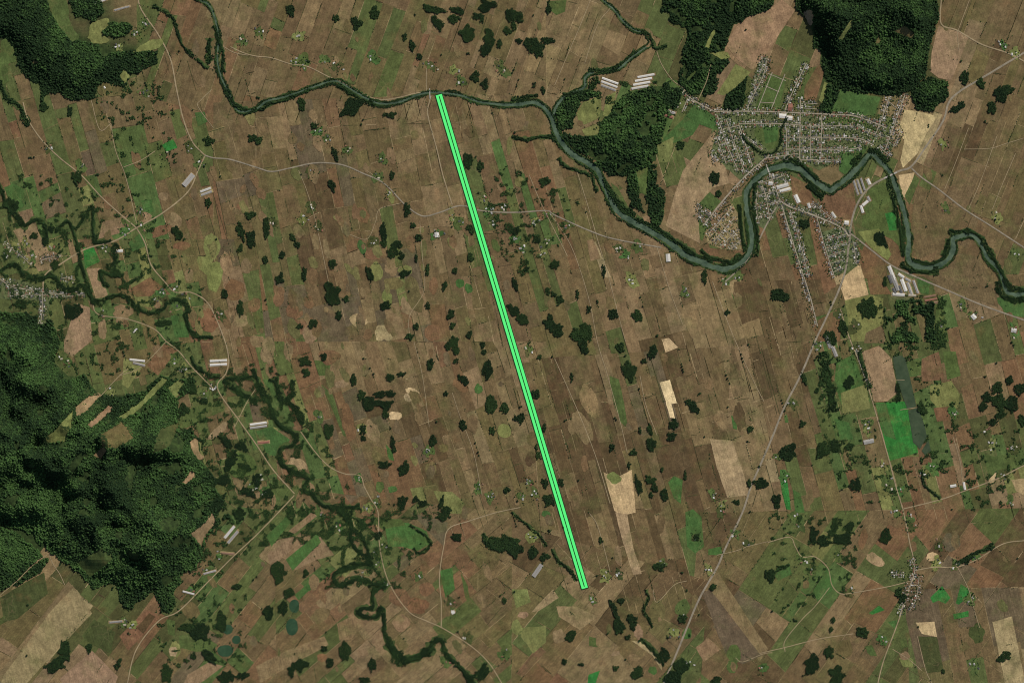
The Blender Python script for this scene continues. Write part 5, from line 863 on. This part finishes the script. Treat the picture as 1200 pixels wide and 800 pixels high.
for nm, pts, wd, sides, sp in STREETS:
    for s, on in ((-1, sides[0]), (1, sides[1])):
        if not on: continue
        x, y, tx, ty = arc_pts(pts, sp * 0.72); cnt = 0
        horiz = abs(x[-1] - x[0]) > abs(y[-1] - y[0]); rev = (x[0] > x[-1]) if horiz else (y[0] > y[-1])
        rowl = []
        for i in range(len(x)):
            if random.random() < 0.14: continue
            for dep in (1, 2):
                if dep == 2 and random.random() > 0.6: continue
                off = wd / 2 + (1.35 if dep == 1 else 3.2) + random.uniform(-.25, .4)
                px, py = x[i] - ty[i] * off * s + random.uniform(-.3, .3), y[i] + tx[i] * off * s + random.uniform(-.3, .3)
                if np.any(np.hypot(rq[:, 0] - px, rq[:, 1] - py) < rw + 2.0): continue
                rowl.append((px, py, math.atan2(-ty[i], tx[i]) + random.choice((0, math.pi / 2)) + random.gauss(0, .06), random.uniform(.62, 1.05) * (1.0 if dep == 1 else 0.85), pick_roof(), dep))
        rowl = [r for r in rowl if -5 < r[0] < 1205]
        rowl.sort(key=lambda r: r[0] if horiz else r[1])
        side = (('upper' if (-ty.mean() * s) * 0 + (tx.mean() * s) < 0 else 'lower') if horiz else ('right' if (-ty.mean() * s) > 0 else 'left'))
        for j, (px, py, a, sc_, rf, dep) in enumerate(rowl):
            houses.append((px, py, a, sc_, rf, '%s roofed house %s from %s on %s side of %s' % (ROOF[rf][0], ordinal(j) if j else 'first', 'left' if horiz else 'top', side, nm)))
# drop houses that overlap
kept = []; occ = {}
def free(x, y, d):
    cx_, cy_ = int(x // 3), int(y // 3)
    return all((x - a) ** 2 + (y - b) ** 2 > d * d for i in (-1, 0, 1) for j in (-1, 0, 1) for a, b in occ.get((cx_ + i, cy_ + j), ()))
shed_pts = [(sx + math.cos(math.radians(an)) * t, sy + math.sin(math.radians(an)) * t) for sx, sy, L, W, an, rf, lb in SHEDS for t in np.arange(-L / 2, L / 2 + .1, 2.0)]
for sx, sy in shed_pts: occ.setdefault((int(sx // 3), int(sy // 3)), []).append((sx, sy))
allst = np.concatenate([polyline(s_[1], 1.0)[0] for s_ in STREETS])
for hs in houses:
    if not free(hs[0], hs[1], 1.75): continue
    if np.min(np.abs(allst[:, 0] - hs[0]) + np.abs(allst[:, 1] - hs[1])) < 1.5: continue
    occ.setdefault((int(hs[0] // 3), int(hs[1] // 3)), []).append((hs[0], hs[1])); kept.append(hs)
farmh = []
for fi, (x, y, n) in enumerate(FARMS):
    col = jitcol(random.choice('gggykv'), .08)
    put_flat('lawn', ellipse(x, y, random.uniform(3.5, 7), random.uniform(4, 8.5), random.gauss(-15, 15), 26, fi + 700, 0.95), 1.3, 3.05 + .01 * (fi % 10), col)
    for k in range(n):
        for _ in range(6):
            px, py = x + random.gauss(0, 2.6), y + random.gauss(0, 2.6)
            if free(px, py, 2.2): break
        else: continue
        occ.setdefault((int(px // 3), int(py // 3)), []).append((px, py))
        farmh.append((px, py, random.choice((0.3, 1.85)) + random.gauss(0, .2), random.uniform(.75, 1.3), random.choices(range(6), (30, 24, 12, 8, 14, 12))[0], None))
FHL = labels([(h[0], h[1], h) for h in farmh], lambda it: '%s roofed farmhouse' % ROOF[it[2][4]][0])
farmh = [h[:5] + (l,) for h, l in zip(farmh, FHL)]
allh = kept + farmh
allh.sort(key=lambda h: -h[3] * (1.15 if h[4] in (0, 5) else 1))
for (x, y, a, s_, rf, lb) in allh[:300]:
    o = link('house', HM[rf, random.randrange(2)], None, (float(wx(x)), float(wy(y)), float(hat(x, y)) + 1.0)); o.rotation_euler[2] = a; o.scale = (s_, s_, s_)
    tag(o, lb, 'house', 'houses of the town and farms')
# the smaller remaining houses
V, FF, CT, MI = [], [], [], []; k0 = 0
mats = [M_WALL] + [r[1] for r in ROOF]
for (x, y, a, s_, rf, lb) in allh[300:]:
    me = HM[rf, random.randrange(2)]; n = len(me.vertices); co = np.zeros(n * 3); me.vertices.foreach_get('co', co); co = co.reshape(-1, 3) * s_
    ca, sa = math.cos(a), math.sin(a); q = np.stack([co[:, 0] * ca - co[:, 1] * sa + wx(x), co[:, 0] * sa + co[:, 1] * ca + wy(y), co[:, 2] + 1.0], 1); V.append(q)
    for p in me.polygons:
        FF.extend([v + k0 for v in p.vertices]); CT.append(len(p.vertices)); MI.append(0 if p.material_index == 0 else 1 + rf)
    k0 += n
if V:
    o = link('small_houses', mesh_np('small_houses', np.concatenate(V), FF, CT, mats, matidx=MI)); tag(o, 'mass of small roofs filling the town blocks', 'houses', None, 'stuff')
# gardens between the houses
gxs = [h[0] + random.gauss(0, 2.2) for h in kept for _ in range(6)]; gys = [h[1] + random.gauss(0, 2.2) for h in kept for _ in range(6)]
keep = [i for i in range(len(gxs)) if free(gxs[i], gys[i], 1.3)]
x = np.array([gxs[i] for i in keep]); y = np.array([gys[i] for i in keep])
mm = np.array([np.min(np.abs(allst[:, 0] - a) + np.abs(allst[:, 1] - b)) > 0.9 for a, b in zip(x, y)]); x = x[mm]; y = y[mm]
mm = np.array([np.min(np.hypot(rq[:, 0] - a, rq[:, 1] - b) - rw) > 0.6 for a, b in zip(x, y)]); x = x[mm]; y = y[mm]
scatter('town_trees', x, y, RNG.uniform(2.4, 5.2, len(x)), RNG.uniform(3, 5.5, len(x)), np.clip(RNG.normal(.25, .2, len(x)), 0, 1), 'small garden trees between the town houses', 'trees')

def box(name, x0, x1, y0, y1, z0, z1, mat, parent):
    V = [(x0, y0, z0), (x1, y0, z0), (x1, y1, z0), (x0, y1, z0), (x0, y0, z1), (x1, y0, z1), (x1, y1, z1), (x0, y1, z1)]
    me = bpy.data.meshes.new(name); me.from_pydata(V, [], [(3, 2, 1, 0), (4, 5, 6, 7), (0, 1, 5, 4), (1, 2, 6, 5), (2, 3, 7, 6), (3, 0, 4, 7)]); me.materials.append(mat)
    return link(name, me, parent)
def shed(x, y, L, W, an, rf, lb):
    L, W = L * S, W * S; hw = 6.0; hr = max(2.0, W * 0.16)
    root = link('shed', None, None, (float(wx(x)), float(wy(y)), float(hat(x, y)) + 1.5)); root.rotation_euler[2] = -math.radians(an)
    tag(root, lb, 'shed', 'long farm and works buildings')
    a, b = L / 2, W / 2; rm = ROOF[rf][1]; e = 0.7
    me = bpy.data.meshes.new('wall'); me.from_pydata([(-a, -b, 0), (a, -b, 0), (a, b, 0), (-a, b, 0), (-a, -b, hw), (a, -b, hw), (a, b, hw), (-a, b, hw), (-a, 0, hw + hr - .15), (a, 0, hw + hr - .15)], [], [(0, 1, 5, 4), (1, 2, 6, 9, 5), (2, 3, 7, 6), (3, 0, 4, 8, 7)]); me.materials.append(M_WALL); link('wall', me, root)
    me = bpy.data.meshes.new('roof'); zt = hw - .1
    Vr = [(-a - e, -b - e, zt), (a + e, -b - e, zt), (a + e, b + e, zt), (-a - e, b + e, zt), (-a - e, 0, hw + hr), (a + e, 0, hw + hr)]
    Vr += [(p[0], p[1], p[2] + .35) for p in Vr]
    me.from_pydata(Vr, [], [(6, 7, 11, 10), (8, 9, 10, 11), (0, 4, 5, 1), (2, 5, 4, 3), (0, 1, 7, 6), (2, 3, 9, 8), (1, 5, 11, 7), (5, 2, 8, 11), (4, 0, 6, 10), (3, 4, 10, 9)]); me.materials.append(rm)
    ro = link('roof', me, root)
    box('ridge_vent', -a * .92, a * .92, -.7, .7, hw + hr + .2, hw + hr + .9, M_VENT if rf == 1 else rm, ro)
    box('door', a + .02, a + .12, -2, 2, 0, 4.2, M_DOOR, root); box('door', -a - .12, -a - .02, -2, 2, 0, 4.2, M_DOOR, root)
for si, sh in enumerate(SHEDS):
    shed(*sh); an = math.radians(sh[4]); hl, hw_ = sh[2] / 2 + random.uniform(.8, 2.2), sh[3] / 2 + random.uniform(.5, 1.3)
    ca, sa = math.cos(an), math.sin(an)
    put_flat('yard', wobble([(sh[0] + ca * u_ - sa * v_, sh[1] + sa * u_ + ca * v_) for u_, v_ in ((-hl, -hw_), (hl, -hw_), (hl, hw_), (-hl, hw_))], .9, 2.5, si), 1.3, 3.1 + .01 * (si % 9), jitcol(random.choice('lLLo'), .08))

# bridges
M_CONC = flatmat('bridge_concrete', (170, 164, 152))
def bridge(x0, y0, x1, y1, wd, lb):
    L = math.hypot(x1 - x0, y1 - y0) * S; root = link('bridge', None, None, (float(wx((x0 + x1) / 2)), float(wy((y0 + y1) / 2)), 0)); root.rotation_euler[2] = -math.atan2(y1 - y0, x1 - x0)
    tag(root, lb, 'bridge'); w2 = wd * S / 2
    box('deck', -L / 2, L / 2, -w2, w2, 4.6, 6.6, M_CONC, root)
    for s in (-1, 1): box('parapet', -L / 2, L / 2, s * w2 - .4, s * w2 + .4, 6.61, 7.7, M_CONC, root)
    for t in (-.25, .25): box('pier', L * t - 1.2, L * t + 1.2, -w2 * .8, w2 * .8, 0, 4.59, M_CONC, root)
bridge(1036, 209, 1051, 202, 1.6, 'highway bridge over the river right of the town')
bridge(898, 193, 902.5, 206, 1.4, 'bridge joining the north town and south bank')
bridge(503.5, 104, 504, 116, 1.0, 'small farm bridge beside the green strip')
